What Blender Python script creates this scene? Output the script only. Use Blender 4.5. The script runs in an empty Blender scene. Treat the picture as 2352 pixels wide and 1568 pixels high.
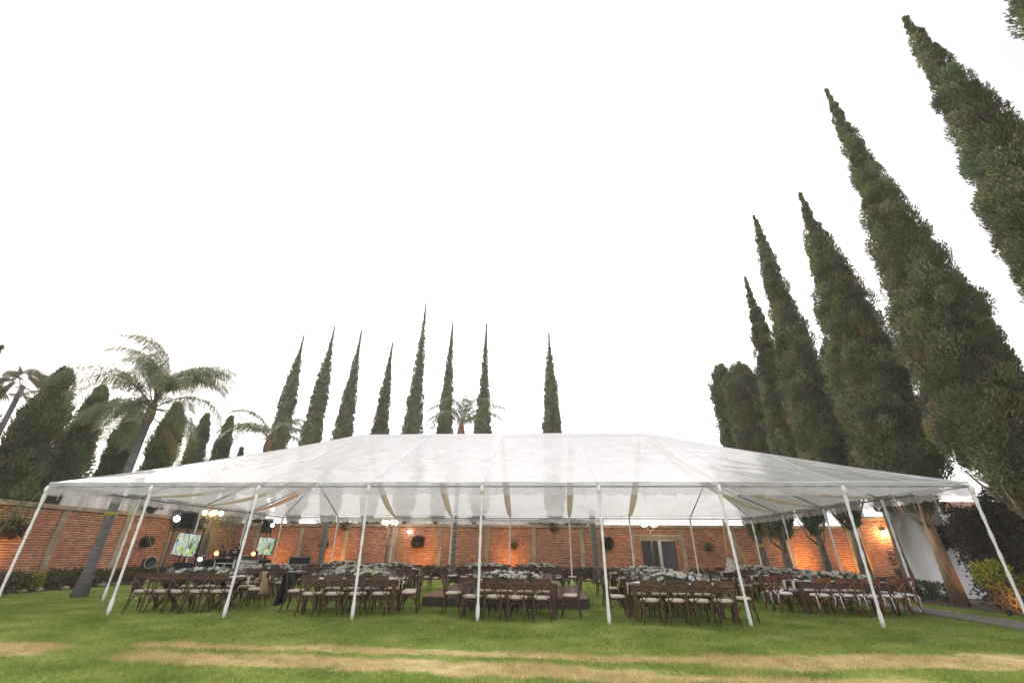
import bpy, math, random
import numpy as np
from mathutils import Matrix, Vector
R = math.radians
PI = math.pi
random.seed(7)
rng = np.random.default_rng(7)
S = bpy.context.scene
COL = S.collection

# ------------------------------------------------------------------ camera
cam = bpy.data.cameras.new('camera')
cam.sensor_width = 36.0
cam.lens = 982.0 / 2352.0 * 36.0
cam.clip_start = 0.05
cam.clip_end = 3000
camo = bpy.data.objects.new('camera', cam)
COL.objects.link(camo)
camo.matrix_world = (Matrix.Translation((1.452, -11.581, 1.434)) @ Matrix.Rotation(0.0608, 4, 'Z')
                     @ Matrix.Rotation(PI / 2 + 0.4547, 4, 'X') @ Matrix.Rotation(0.008, 4, 'Z'))
S.camera = camo

# ------------------------------------------------------------------ sky, sun, exposure
SUN_EL, SUN_AZ = R(30), R(-58)      # low, behind an overcast, beyond the garden and a little to the left
w = bpy.data.worlds.new('World')
S.world = w
w.use_nodes = True
nt = w.node_tree
nt.nodes.clear()
sky = nt.nodes.new('ShaderNodeTexSky')
sky.sky_type = 'NISHITA'
sky.sun_disc = False
sky.sun_elevation = SUN_EL
sky.sun_rotation = SUN_AZ
sky.dust_density = 4.0
mixw = nt.nodes.new('ShaderNodeMix')
mixw.data_type = 'RGBA'
mixw.inputs[0].default_value = 0.90
cl = nt.nodes.new('ShaderNodeTexNoise')
cl.inputs['Scale'].default_value = 1.1
cl.inputs['Detail'].default_value = 2
clr = nt.nodes.new('ShaderNodeValToRGB')
clr.color_ramp.elements[0].position = 0.36
clr.color_ramp.elements[0].color = (4.0, 3.95, 3.98, 1)
clr.color_ramp.elements[1].position = 0.80
clr.color_ramp.elements[1].color = (14.5, 14.0, 13.8, 1)
tcw = nt.nodes.new('ShaderNodeTexCoord')
nt.links.new(tcw.outputs['Generated'], cl.inputs['Vector'])
nt.links.new(cl.outputs['Fac'], clr.inputs[0])
nt.links.new(sky.outputs[0], mixw.inputs[6])
nt.links.new(clr.outputs[0], mixw.inputs[7])
bg = nt.nodes.new('ShaderNodeBackground')
bg.inputs['Strength'].default_value = 0.094
nt.links.new(mixw.outputs[2], bg.inputs['Color'])
wo = nt.nodes.new('ShaderNodeOutputWorld')
nt.links.new(bg.outputs[0], wo.inputs['Surface'])

sun = bpy.data.lights.new('sun', 'SUN')
sun.energy = 1.4
sun.angle = R(25)
sun.color = (1.0, 0.95, 0.88)
suno = bpy.data.objects.new('sun', sun)
COL.objects.link(suno)
sd = Vector((math.sin(SUN_AZ) * math.cos(SUN_EL), math.cos(SUN_AZ) * math.cos(SUN_EL), math.sin(SUN_EL)))
suno.rotation_euler = sd.to_track_quat('Z', 'Y').to_euler()
suno.location = sd * 60

S.render.engine = 'CYCLES'
S.view_settings.view_transform = 'Standard'
S.view_settings.look = 'None'
S.view_settings.gamma = 1.0
S.view_settings.use_curve_mapping = False
S.view_settings.exposure = 1.3
S.cycles.use_denoising = True
S.cycles.transparent_max_bounces = 24
S.cycles.max_bounces = 8
S.cycles.sample_clamp_indirect = 6.0


# ------------------------------------------------------------------ helpers
def tag(o, label=None, cat=None, group=None, kind=None):
    if label: o['label'] = label
    if cat: o['category'] = cat
    if group: o['group'] = group
    if kind: o['kind'] = kind
    return o


def obj(name, data, parent=None, loc=None, rot=None, scale=None):
    o = bpy.data.objects.new(name, data)
    COL.objects.link(o)
    if parent is not None: o.parent = parent
    if loc is not None: o.location = loc
    if rot is not None: o.rotation_euler = rot
    if scale is not None: o.scale = scale
    return o


def empty(name, label, cat, loc=(0, 0, 0), rz=0.0, group=None):
    o = obj(name, None, None, loc, (0, 0, rz))
    o.empty_display_size = 0.2
    return tag(o, label, cat, group)


KIDS = {}


def copy_tree(o, parent=None):
    c = o.copy()
    COL.objects.link(c)
    if parent is not None: c.parent = parent
    for ch in o.children: copy_tree(ch, c)
    return c


def dup(root, loc, rz, label=None, group=None, scale=None):
    c = copy_tree(root)
    c.location = loc
    c.rotation_euler = (0, 0, rz)
    if scale is not None: c.scale = scale
    if label: c['label'] = label
    if group: c['group'] = group
    return c


def fast_mesh(name, V, F, mat, col=None, smooth=False):
    """V (n,3), F (m,k) all faces of k corners, col (n,3) linear colours"""
    V = np.asarray(V, dtype=np.float32)
    F = np.asarray(F, dtype=np.int32)
    k = F.shape[1]
    me = bpy.data.meshes.new(name)
    me.vertices.add(len(V))
    me.vertices.foreach_set('co', V.ravel())
    me.loops.add(F.size)
    me.loops.foreach_set('vertex_index', F.ravel())
    me.polygons.add(len(F))
    me.polygons.foreach_set('loop_start', np.arange(0, F.size, k, dtype=np.int32))
    me.polygons.foreach_set('loop_total', np.full(len(F), k, dtype=np.int32))
    if smooth:
        me.polygons.foreach_set('use_smooth', np.ones(len(F), dtype=bool))
    me.update(calc_edges=True)
    if col is not None:
        a = me.color_attributes.new('col', 'FLOAT_COLOR', 'POINT')
        c4 = np.ones((len(V), 4), dtype=np.float32)
        c4[:, :3] = col
        a.data.foreach_set('color', c4.ravel())
    if mat is not None: me.materials.append(mat)
    return me


class MB:
    def __init__(s):
        s.V = []; s.F = []

    def add(s, vs, fs):
        n = len(s.V)
        s.V.extend([tuple(v) for v in vs])
        s.F.extend([tuple(i + n for i in f) for f in fs])
        return s

    def box(s, c, d, rz=0.0, M=None):
        x, y, z = d[0] / 2, d[1] / 2, d[2] / 2
        vs = [(-x, -y, -z), (x, -y, -z), (x, y, -z), (-x, y, -z), (-x, -y, z), (x, -y, z), (x, y, z), (-x, y, z)]
        ca, sa = math.cos(rz), math.sin(rz)
        if M is None:
            vs = [(c[0] + ca * a - sa * b, c[1] + sa * a + ca * b, c[2] + e) for a, b, e in vs]
        else:
            vs = [tuple(M @ Vector(v) + Vector(c)) for v in vs]
        return s.add(vs, [(0, 3, 2, 1), (4, 5, 6, 7), (0, 1, 5, 4), (1, 2, 6, 5), (2, 3, 7, 6), (3, 0, 4, 7)])

    def bbox(s, c, d, b=0.01, rz=0.0):
        """box with chamfered vertical and top edges"""
        x, y, z = d[0] / 2, d[1] / 2, d[2] / 2
        def ring(ix, iy, zz, e):
            X, Y = x - ix, y - iy
            return [(-X + e, -Y, zz), (X - e, -Y, zz), (X, -Y + e, zz), (X, Y - e, zz), (X - e, Y, zz), (-X + e, Y, zz), (-X, Y - e, zz), (-X, -Y + e, zz)]
        vs = ring(0, 0, -z, b) + ring(0, 0, z - b, b) + ring(b, b, z, b)
        ca, sa = math.cos(rz), math.sin(rz)
        vs = [(c[0] + ca * a - sa * q, c[1] + sa * a + ca * q, c[2] + e) for a, q, e in vs]
        fs = [tuple(range(7, -1, -1)), tuple(range(16, 24))]
        for k in (0, 8):
            for i in range(8):
                j = (i + 1) % 8
                fs.append((k + i, k + j, k + 8 + j, k + 8 + i))
        return s.add(vs, fs)

    def tube(s, pts, rad, n=6, cap=True, flat=None):
        pts = [Vector(p) for p in pts]
        m = len(pts)
        if not hasattr(rad, '__len__'): rad = [rad] * m
        vs = []
        up0 = None
        for i, p in enumerate(pts):
            t = (pts[min(i + 1, m - 1)] - pts[max(i - 1, 0)])
            if t.length < 1e-9: t = Vector((0, 0, 1))
            t.normalize()
            if up0 is None:
                up0 = Vector((0, 0, 1)) if abs(t.z) < 0.9 else Vector((0, 1, 0))
            a = t.cross(up0)
            if a.length < 1e-6: a = t.cross(Vector((1, 0, 0)))
            a.normalize()
            b = a.cross(t).normalized()
            up0 = b
            for k in range(n):
                th = 2 * PI * k / n
                r1 = rad[i]; r2 = rad[i] * (flat if flat else 1.0)
                vs.append(p + a * (math.cos(th) * r1) + b * (math.sin(th) * r2))
        fs = []
        for i in range(m - 1):
            for k in range(n):
                k2 = (k + 1) % n
                fs.append((i * n + k, i * n + k2, (i + 1) * n + k2, (i + 1) * n + k))
        if cap:
            fs.append(tuple(range(n - 1, -1, -1)))
            fs.append(tuple((m - 1) * n + k for k in range(n)))
        return s.add(vs, fs)

    def lathe(s, prof, n=10, c=(0, 0, 0), cap=True):
        vs = []
        for r, z in prof:
            for k in range(n):
                th = 2 * PI * k / n
                vs.append((c[0] + r * math.cos(th), c[1] + r * math.sin(th), c[2] + z))
        fs = []
        for i in range(len(prof) - 1):
            for k in range(n):
                k2 = (k + 1) % n
                fs.append((i * n + k, i * n + k2, (i + 1) * n + k2, (i + 1) * n + k))
        if cap:
            fs.append(tuple(range(n - 1, -1, -1)))
            fs.append(tuple((len(prof) - 1) * n + k for k in range(n)))
        return s.add(vs, fs)

    def mesh(s, name, mat, smooth=False):
        me = bpy.data.meshes.new(name)
        me.from_pydata(s.V, [], s.F)
        if smooth:
            me.polygons.foreach_set('use_smooth', np.ones(len(me.polygons), dtype=bool))
        if mat is not None: me.materials.append(mat)
        me.update()
        return me

    def build(s, name, mat, parent=None, smooth=False, **k):
        return obj(name, s.mesh(name, mat, smooth), parent, **k)


# ------------------------------------------------------------------ materials
def newmat(name):
    m = bpy.data.materials.new(name)
    m.use_nodes = True
    n = m.node_tree.nodes
    return m, m.node_tree, n, n['Principled BSDF']


def mat(name, c, rough=0.6, var=0.25, scale=6.0, bump=0.0, bscale=None, metal=0.0, stretch=None, c2=None, spec=0.5, coat=0.0, obj_var=0.0):
    m, t, n, b = newmat(name)
    tc = n.new('ShaderNodeTexCoord')
    mp = n.new('ShaderNodeMapping')
    if stretch: mp.inputs['Scale'].default_value = stretch
    t.links.new(tc.outputs['Object'], mp.inputs['Vector'])
    nz = n.new('ShaderNodeTexNoise')
    nz.inputs['Scale'].default_value = scale
    nz.inputs['Detail'].default_value = 5
    nz.inputs['Roughness'].default_value = 0.6
    t.links.new(mp.outputs[0], nz.inputs['Vector'])
    rp = n.new('ShaderNodeValToRGB')
    c2 = c2 or tuple(x * (1 - var) for x in c)
    hi = tuple(min(1, x * (1 + var * 0.6)) for x in c)
    rp.color_ramp.elements[0].position = 0.3
    rp.color_ramp.elements[0].color = (*c2, 1)
    rp.color_ramp.elements[1].position = 0.7
    rp.color_ramp.elements[1].color = (*hi, 1)
    t.links.new(nz.outputs['Fac'], rp.inputs[0])
    out = rp.outputs[0]
    if obj_var > 0:
        oi = n.new('ShaderNodeObjectInfo')
        mr = n.new('ShaderNodeMapRange')
        mr.inputs[3].default_value = 1 - obj_var
        mr.inputs[4].default_value = 1 + obj_var
        t.links.new(oi.outputs['Random'], mr.inputs[0])
        mx = n.new('ShaderNodeMix'); mx.data_type = 'RGBA'; mx.blend_type = 'MULTIPLY'
        mx.inputs[0].default_value = 1.0
        t.links.new(out, mx.inputs[6])
        t.links.new(mr.outputs[0], mx.inputs[7])
        out = mx.outputs[2]
    t.links.new(out, b.inputs['Base Color'])
    b.inputs['Roughness'].default_value = rough
    b.inputs['Metallic'].default_value = metal
    b.inputs['Specular IOR Level'].default_value = spec
    b.inputs['Coat Weight'].default_value = coat
    if bump:
        bp = n.new('ShaderNodeBump')
        bp.inputs['Strength'].default_value = bump
        bp.inputs['Distance'].default_value = 0.02
        if bscale:
            nb = n.new('ShaderNodeTexNoise')
            nb.inputs['Scale'].default_value = bscale
            nb.inputs['Detail'].default_value = 4
            t.links.new(mp.outputs[0], nb.inputs['Vector'])
            t.links.new(nb.outputs['Fac'], bp.inputs['Height'])
        else:
            t.links.new(nz.outputs['Fac'], bp.inputs['Height'])
        t.links.new(bp.outputs[0], b.inputs['Normal'])
    return m


def colmat(name, rough=0.7, trans=0.0, spec=0.3, bump=0.0):
    """colour from the mesh's own 'col' attribute (leaf, brick or petal colour)"""
    m, t, n, b = newmat(name)
    a = n.new('ShaderNodeAttribute')
    a.attribute_name = 'col'
    t.links.new(a.outputs['Color'], b.inputs['Base Color'])
    b.inputs['Roughness'].default_value = rough
    b.inputs['Specular IOR Level'].default_value = spec
    if trans:
        tr = n.new('ShaderNodeBsdfTranslucent')
        t.links.new(a.outputs['Color'], tr.inputs['Color'])
        mx = n.new('ShaderNodeMixShader')
        mx.inputs[0].default_value = trans
        t.links.new(b.outputs[0], mx.inputs[1])
        t.links.new(tr.outputs[0], mx.inputs[2])
        t.links.new(mx.outputs[0], n['Material Output'].inputs['Surface'])
    if bump:
        tc = n.new('ShaderNodeTexCoord')
        nz = n.new('ShaderNodeTexNoise')
        nz.inputs['Scale'].default_value = 60
        t.links.new(tc.outputs['Object'], nz.inputs['Vector'])
        bp = n.new('ShaderNodeBump')
        bp.inputs['Strength'].default_value = bump
        bp.inputs['Distance'].default_value = 0.01
        t.links.new(nz.outputs['Fac'], bp.inputs['Height'])
        t.links.new(bp.outputs[0], b.inputs['Normal'])
    return m


def emat(name, c, s):
    m, t, n, b = newmat(name)
    b.inputs['Base Color'].default_value = (*c, 1)
    b.inputs['Emission Color'].default_value = (*c, 1)
    b.inputs['Emission Strength'].default_value = s
    return m


M_ = {}
M_['leaf'] = colmat('leaf', 0.65, 0.28)
M_['palmleaf'] = colmat('palm leaf', 0.45, 0.25, 0.4)
M_['brick'] = colmat('brick', 0.9, 0, 0.2, 0.4)
def weather(m, lo, hi, scale, stretch):
    t = m.node_tree; n = t.nodes; b = n['Principled BSDF']
    src = b.inputs['Base Color'].links[0].from_socket
    geo = n.new('ShaderNodeNewGeometry'); mp = n.new('ShaderNodeMapping'); mp.inputs['Scale'].default_value = stretch
    t.links.new(geo.outputs['Position'], mp.inputs['Vector'])
    nz = n.new('ShaderNodeTexNoise'); nz.inputs['Scale'].default_value = scale; nz.inputs['Detail'].default_value = 6; nz.inputs['Roughness'].default_value = 0.7
    t.links.new(mp.outputs[0], nz.inputs['Vector'])
    rp = n.new('ShaderNodeValToRGB')
    rp.color_ramp.elements[0].position = 0.33; rp.color_ramp.elements[0].color = (*lo, 1)
    rp.color_ramp.elements[1].position = 0.68; rp.color_ramp.elements[1].color = (*hi, 1)
    t.links.new(nz.outputs['Fac'], rp.inputs[0])
    mx = n.new('ShaderNodeMix'); mx.data_type = 'RGBA'; mx.blend_type = 'MULTIPLY'; mx.inputs[0].default_value = 1.0
    t.links.new(src, mx.inputs[6]); t.links.new(rp.outputs[0], mx.inputs[7]); t.links.new(mx.outputs[2], b.inputs['Base Color'])
weather(M_['brick'], (0.68, 0.62, 0.60), (1.12, 1.12, 1.14), 0.9, (1, 1, 0.6))
M_['petal'] = colmat('petal', 0.6, 0.3, 0.2)
M_['mortar'] = mat('mortar', (0.74, 0.54, 0.37), 0.95, 0.3, 3.0, 0.3, 60)
M_['concrete'] = mat('concrete', (0.42, 0.33, 0.24), 0.95, 0.35, 2.2, 0.35, 40)
weather(M_['mortar'], (0.55, 0.55, 0.56), (1.05, 1.05, 1.05), 1.1, (1, 1, 0.5))
M_['white_wall'] = mat('white painted wall', (0.80, 0.79, 0.79), 0.9, 0.12, 1.2, 0.1, 50)
M_['stained_wall'] = mat('weathered white wall', (0.62, 0.60, 0.57), 0.9, 0.45, 1.0, 0.1, 50, stretch=(3, 3, 0.5))
weather(M_['concrete'], (0.6, 0.58, 0.56), (1.1, 1.1, 1.1), 1.7, (1, 1, 0.4))
M_['cool_wall'] = mat('cool grey white wall', (0.60, 0.61, 0.66), 0.9, 0.14, 1.2, 0.1, 50)
M_['pink'] = mat('pink coping', (0.62, 0.36, 0.32), 0.9, 0.2)
M_['wood'] = mat('dark walnut wood', (0.085, 0.036, 0.018), 0.4, 0.5, 9.0, 0.15, 30, stretch=(1, 1, 1), obj_var=0.25)
M_['wood_lt'] = mat('reddish walnut wood', (0.175, 0.066, 0.028), 0.4, 0.45, 9.0, 0.15, 30, obj_var=0.2)
M_['table'] = mat('stained farm table wood', (0.085, 0.036, 0.018), 0.38, 0.55, 5.0, 0.2, 20, stretch=(0.6, 6, 6), obj_var=0.2)
M_['cushion'] = mat('beige cushion', (0.62, 0.53, 0.45), 0.9, 0.12, 8, 0.1, 80)
M_['cushion_w'] = mat('white cushion', (0.75, 0.74, 0.76), 0.9, 0.08, 8, 0.1, 80)
M_['white_cloth'] = mat('white cloth', (0.78, 0.77, 0.77), 0.85, 0.1, 6, 0.25, 30)
M_['wrap'] = mat('white wrapped cloth on pole', (0.80, 0.80, 0.82), 0.8, 0.12, 5, 0.5, 14)
M_['napkin'] = mat('cream napkin', (0.66, 0.58, 0.47), 0.9, 0.12, 10, 0.2, 60)
M_['plate'] = mat('white china', (0.78, 0.78, 0.78), 0.15, 0.03, 4)
def clothmat(name, c):
    m = mat(name, c, 0.85, 0.12, 4, 0.3, 20)
    t = m.node_tree; n = t.nodes
    tr = n.new('ShaderNodeBsdfTranslucent'); tr.inputs['Color'].default_value = (*c, 1)
    mx = n.new('ShaderNodeMixShader'); mx.inputs[0].default_value = 0.5
    t.links.new(n['Principled BSDF'].outputs[0], mx.inputs[1]); t.links.new(tr.outputs[0], mx.inputs[2])
    t.links.new(mx.outputs[0], n['Material Output'].inputs['Surface'])
    return m
M_['drape'] = clothmat('beige draped cloth', (0.84, 0.72, 0.55))
M_['drape_o'] = clothmat('peach draped cloth', (0.86, 0.56, 0.42))
M_['steel'] = mat('grey steel', (0.20, 0.20, 0.21), 0.5, 0.2, 8, 0, metal=0.6)
M_['whitesteel'] = mat('white painted steel', (0.74, 0.74, 0.76), 0.5, 0.1, 6)
M_['black'] = mat('black plastic', (0.018, 0.016, 0.016), 0.5, 0.3, 6)
M_['blackcloth'] = mat('black cloth', (0.012, 0.011, 0.012), 0.95, 0.3, 6, 0.3, 30)
M_['iron'] = mat('black painted iron', (0.03, 0.028, 0.027), 0.5, 0.4, 4, 0.1, 30)
M_['irongrey'] = mat('blue grey painted iron', (0.055, 0.062, 0.08), 0.5, 0.35, 3, 0.1, 30)
M_['bark'] = mat('rough cypress bark', (0.135, 0.105, 0.085), 0.95, 0.55, 5, 0.9, 14, stretch=(3, 3, 0.6))
M_['barkwarm'] = mat('pale cypress bark', (0.26, 0.17, 0.115), 0.95, 0.5, 5, 0.9, 14, stretch=(3, 3, 0.6))
M_['palmbark'] = mat('grey ringed palm bark', (0.15, 0.145, 0.155), 0.9, 0.4, 4, 0.6, 16, stretch=(0.5, 0.5, 5))
M_['boot'] = mat('brown palm boots', (0.20, 0.115, 0.07), 0.95, 0.5, 8, 0.6, 20)
M_['floor'] = mat('red brown dance floor', (0.155, 0.100, 0.092), 0.16, 0.3, 2.0, 0.04, 30, stretch=(1, 5, 1), obj_var=0.2)
M_['skirt'] = mat('dark dance floor skirt', (0.035, 0.025, 0.026), 0.6, 0.3, 4)
M_['gravel'] = mat('grey stone path', (0.165, 0.150, 0.130), 0.95, 0.45, 4, 0.8, 25)
M_['soil'] = mat('dark soil', (0.09, 0.065, 0.045), 0.95, 0.4, 6, 0.6, 30)
M_['clay'] = mat('terracotta clay', (0.115, 0.068, 0.045), 0.85, 0.35, 5, 0.2, 30, obj_var=0.25)
M_['bamboo'] = mat('bamboo', (0.46, 0.32, 0.15), 0.5, 0.35, 3, stretch=(1, 1, 3))
M_['rope'] = mat('yellow rope', (0.50, 0.42, 0.06), 0.8, 0.2)
M_['paperope'] = mat('tan rope', (0.62, 0.48, 0.34), 0.8, 0.2)
M_['shawl'] = mat('tan woven shawl', (0.42, 0.31, 0.19), 0.95, 0.3, 8, 0.5, 40, stretch=(8, 1, 1))
M_['skin'] = mat('skin', (0.40, 0.22, 0.15), 0.55, 0.1)
M_['hair'] = mat('black hair', (0.012, 0.009, 0.008), 0.6, 0.3)
M_['shirt'] = mat('black shirt', (0.02, 0.02, 0.024), 0.9, 0.3)
M_['jeans'] = mat('dark trousers', (0.03, 0.035, 0.05), 0.9, 0.3)
M_['alu'] = mat('aluminium edging', (0.45, 0.45, 0.46), 0.35, 0.1, metal=0.8)
M_['pot'] = mat('dark wire planter', (0.05, 0.035, 0.03), 0.8, 0.4)
M_['red'] = mat('red blanket', (0.45, 0.02, 0.05), 0.8, 0.2)
M_['globe'] = emat('lit globe', (1.0, 0.74, 0.42), 9.0)
M_['spotw'] = emat('lit white lens', (1.0, 0.98, 0.95), 14.0)
M_['spoto'] = emat('lit orange lens', (1.0, 0.22, 0.05), 7.0)
M_['lantern'] = emat('lit lantern glass', (1.0, 0.62, 0.25), 12.0)


def glassmat(name, tint, fac):
    m, t, n, b = newmat(name)
    n.remove(b)
    tr = n.new('ShaderNodeBsdfTransparent')
    tr.inputs['Color'].default_value = (*tint, 1)
    gl = n.new('ShaderNodeBsdfGlossy')
    gl.inputs['Roughness'].default_value = 0.04
    lw = n.new('ShaderNodeLayerWeight')
    lw.inputs['Blend'].default_value = fac
    mx = n.new('ShaderNodeMixShader')
    t.links.new(lw.outputs['Facing'], mx.inputs[0])
    t.links.new(tr.outputs[0], mx.inputs[1])
    t.links.new(gl.outputs[0], mx.inputs[2])
    t.links.new(mx.outputs[0], n['Material Output'].inputs['Surface'])
    return m


M_['glass'] = glassmat('clear glass', (0.93, 0.95, 0.96), 0.35)
M_['blueglass'] = glassmat('pale blue glass', (0.62, 0.75, 0.80), 0.3)


def vinyl(name, cloudy):
    """clear tent plastic: see-through, a milky film with scuffs and creases, and a glossy skin"""
    m, t, n, b = newmat(name)
    n.remove(b)
    tc = n.new('ShaderNodeTexCoord')
    nz = n.new('ShaderNodeTexNoise')
    nz.inputs['Scale'].default_value = 0.55
    nz.inputs['Detail'].default_value = 8
    nz.inputs['Roughness'].default_value = 0.65
    nz.inputs['Distortion'].default_value = 1.2
    t.links.new(tc.outputs['Object'], nz.inputs['Vector'])
    mr = n.new('ShaderNodeMapRange')
    mr.inputs[1].default_value = 0.3; mr.inputs[2].default_value = 0.7
    mr.inputs[3].default_value = cloudy - 0.14; mr.inputs[4].default_value = cloudy + 0.14
    t.links.new(nz.outputs['Fac'], mr.inputs[0])
    wv = n.new('ShaderNodeTexNoise')
    wv.inputs['Scale'].default_value = 2.2
    wv.inputs['Detail'].default_value = 6
    wv.inputs['Distortion'].default_value = 2.0
    t.links.new(tc.outputs['Object'], wv.inputs['Vector'])
    bp = n.new('ShaderNodeBump')
    bp.inputs['Strength'].default_value = 0.35
    bp.inputs['Distance'].default_value = 0.04
    t.links.new(wv.outputs['Fac'], bp.inputs['Height'])
    tr = n.new('ShaderNodeBsdfTransparent')
    tr.inputs['Color'].default_value = (0.86, 0.86, 0.88, 1)
    df = n.new('ShaderNodeBsdfDiffuse')
    df.inputs['Color'].default_value = (0.74, 0.74, 0.775, 1)
    tl = n.new('ShaderNodeBsdfTranslucent')
    tl.inputs['Color'].default_value = (0.78, 0.77, 0.795, 1)
    t.links.new(bp.outputs[0], df.inputs['Normal'])
    t.links.new(bp.outputs[0], tl.inputs['Normal'])
    m1 = n.new('ShaderNodeMixShader'); m1.inputs[0].default_value = 0.5
    t.links.new(df.outputs[0], m1.inputs[1]); t.links.new(tl.outputs[0], m1.inputs[2])
    m2 = n.new('ShaderNodeMixShader')
    t.links.new(mr.outputs[0], m2.inputs[0])
    t.links.new(tr.outputs[0], m2.inputs[1]); t.links.new(m1.outputs[0], m2.inputs[2])
    gl = n.new('ShaderNodeBsdfGlossy')
    gl.inputs['Roughness'].default_value = 0.16
    t.links.new(bp.outputs[0], gl.inputs['Normal'])
    fr = n.new('ShaderNodeFresnel')
    fr.inputs['IOR'].default_value = 1.5
    t.links.new(bp.outputs[0], fr.inputs['Normal'])
    geo = n.new('ShaderNodeNewGeometry')
    # inside faces use the reciprocal index, so give both sides the same fresnel
    mxi = n.new('ShaderNodeMapRange')
    mxi.inputs[3].default_value = 1.5; mxi.inputs[4].default_value = 1 / 1.5
    t.links.new(geo.outputs['Backfacing'], mxi.inputs[0])
    t.links.new(mxi.outputs[0], fr.inputs['IOR'])
    m3 = n.new('ShaderNodeMixShader')
    t.links.new(fr.outputs[0], m3.inputs[0])
    t.links.new(m2.outputs[0], m3.inputs[1]); t.links.new(gl.outputs[0], m3.inputs[2])
    t.links.new(m3.outputs[0], n['Material Output'].inputs['Surface'])
    return m


M_['vinyl'] = vinyl('clear tent plastic', 0.78)
M_['vinyl_v'] = vinyl('clear valance plastic', 0.40)


def lawn_colour(n, t):
    """grass colour from the place on the ground: green with yellow-green mottling, dry tan strips where grass was worn away"""
    geo = n.new('ShaderNodeNewGeometry')
    sx = n.new('ShaderNodeSeparateXYZ')
    t.links.new(geo.outputs['Position'], sx.inputs[0])
    def math_(op, a, b=None, c=None, clamp=False):
        q = n.new('ShaderNodeMath'); q.operation = op; q.use_clamp = clamp
        for i, v in enumerate((a, b, c)):
            if v is None: continue
            if isinstance(v, (int, float)): q.inputs[i].default_value = v
            else: t.links.new(v, q.inputs[i])
        return q.outputs[0]
    def noise(scale, det, stretch=None, rough=0.6):
        q = n.new('ShaderNodeTexNoise')
        q.inputs['Scale'].default_value = scale
        q.inputs['Detail'].default_value = det
        q.inputs['Roughness'].default_value = rough
        if stretch:
            mp = n.new('ShaderNodeMapping'); mp.inputs['Scale'].default_value = stretch
            t.links.new(geo.outputs['Position'], mp.inputs['Vector'])
            t.links.new(mp.outputs[0], q.inputs['Vector'])
        else:
            t.links.new(geo.outputs['Position'], q.inputs['Vector'])
        return q.outputs['Fac']
    X, Y = sx.outputs['X'], sx.outputs['Y']
    wob = math_('MULTIPLY', math_('SUBTRACT', noise(0.55, 3, (1, 0.4, 1)), 0.5), 0.9)
    wob2 = math_('MULTIPLY', math_('SUBTRACT', noise(5.0, 4), 0.5), 0.42)
    Yw = math_('ADD', math_('ADD', Y, wob), wob2)
    def band(c, slope, half, x0, x1, soft=0.12, amp=1.0):
        cy = math_('MULTIPLY_ADD', X, slope, c)
        d = math_('ABSOLUTE', math_('SUBTRACT', Yw, cy))
        a = math_('DIVIDE', math_('SUBTRACT', half, d), soft, clamp=True)
        l = math_('DIVIDE', math_('SUBTRACT', math_('ADD', X, wob), x0), 0.5, clamp=True)
        r_ = math_('DIVIDE', math_('SUBTRACT', x1, math_('ADD', X, wob)), 0.5, clamp=True)
        return math_('MULTIPLY', math_('MULTIPLY', math_('MULTIPLY', a, l), r_), amp)
    bands = [band(-3.32, -0.035, 0.27, -5.7, 5.0),
             band(-4.25, -0.06, 0.44, -5.3, 3.4),
             band(-3.70, 0.0, 0.50, -9.8, -6.0),
             band(-4.55, 0.0, 0.27, 1.5, 6.5),
             band(-3.72, 0.065, 0.55, 3.8, 30)]
    mk = bands[0]
    for q in bands[1:]: mk = math_('MAXIMUM', mk, q)
    patch = math_('MULTIPLY_ADD', math_('SUBTRACT', noise(2.6, 5, (1, 1.6, 1)), 0.42), 8.0, 0.55, clamp=True)
    mk = math_('MULTIPLY', mk, math_('MULTIPLY_ADD', patch, 0.62, 0.38))
    rp = n.new('ShaderNodeValToRGB')
    e = rp.color_ramp.elements
    e[0].position = 0.28; e[0].color = (0.120, 0.178, 0.034, 1)
    e[1].position = 0.75; e[1].color = (0.325, 0.350, 0.105, 1)
    k = e.new(0.5); k.color = (0.205, 0.272, 0.052, 1)
    big = noise(0.9, 6)
    fine = noise(15, 4)
    t.links.new(math_('MULTIPLY_ADD', math_('SUBTRACT', fine, 0.5), 0.85, big), rp.inputs[0])
    rd = n.new('ShaderNodeValToRGB')
    rd.color_ramp.elements[0].position = 0.3; rd.color_ramp.elements[0].color = (0.40, 0.31, 0.13, 1)
    rd.color_ramp.elements[1].position = 0.72; rd.color_ramp.elements[1].color = (0.62, 0.50, 0.27, 1)
    t.links.new(noise(3.0, 6), rd.inputs[0])
    mx = n.new('ShaderNodeMix'); mx.data_type = 'RGBA'
    t.links.new(mk, mx.inputs[0])
    t.links.new(rp.outputs[0], mx.inputs[6]); t.links.new(rd.outputs[0], mx.inputs[7])
    return mx.outputs[2]


mg, tg, ng, bgp = newmat('lawn')
tg.links.new(lawn_colour(ng, tg), bgp.inputs['Base Color'])
bgp.inputs['Roughness'].default_value = 0.95
bgp.inputs['Specular IOR Level'].default_value = 0.1
q = ng.new('ShaderNodeTexNoise'); q.inputs['Scale'].default_value = 30; q.inputs['Detail'].default_value = 5
gq = ng.new('ShaderNodeNewGeometry'); tg.links.new(gq.outputs['Position'], q.inputs['Vector'])
bq = ng.new('ShaderNodeBump'); bq.inputs['Strength'].default_value = 0.9; bq.inputs['Distance'].default_value = 0.05
tg.links.new(q.outputs['Fac'], bq.inputs['Height']); tg.links.new(bq.outputs[0], bgp.inputs['Normal'])
mb_, tb, nb, bb = newmat('grass blade')
cc = lawn_colour(nb, tb)
tb.links.new(cc, bb.inputs['Base Color'])
bb.inputs['Roughness'].default_value = 0.6
bb.inputs['Specular IOR Level'].default_value = 0.2
trn = nb.new('ShaderNodeBsdfTranslucent'); tb.links.new(cc, trn.inputs['Color'])
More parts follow.
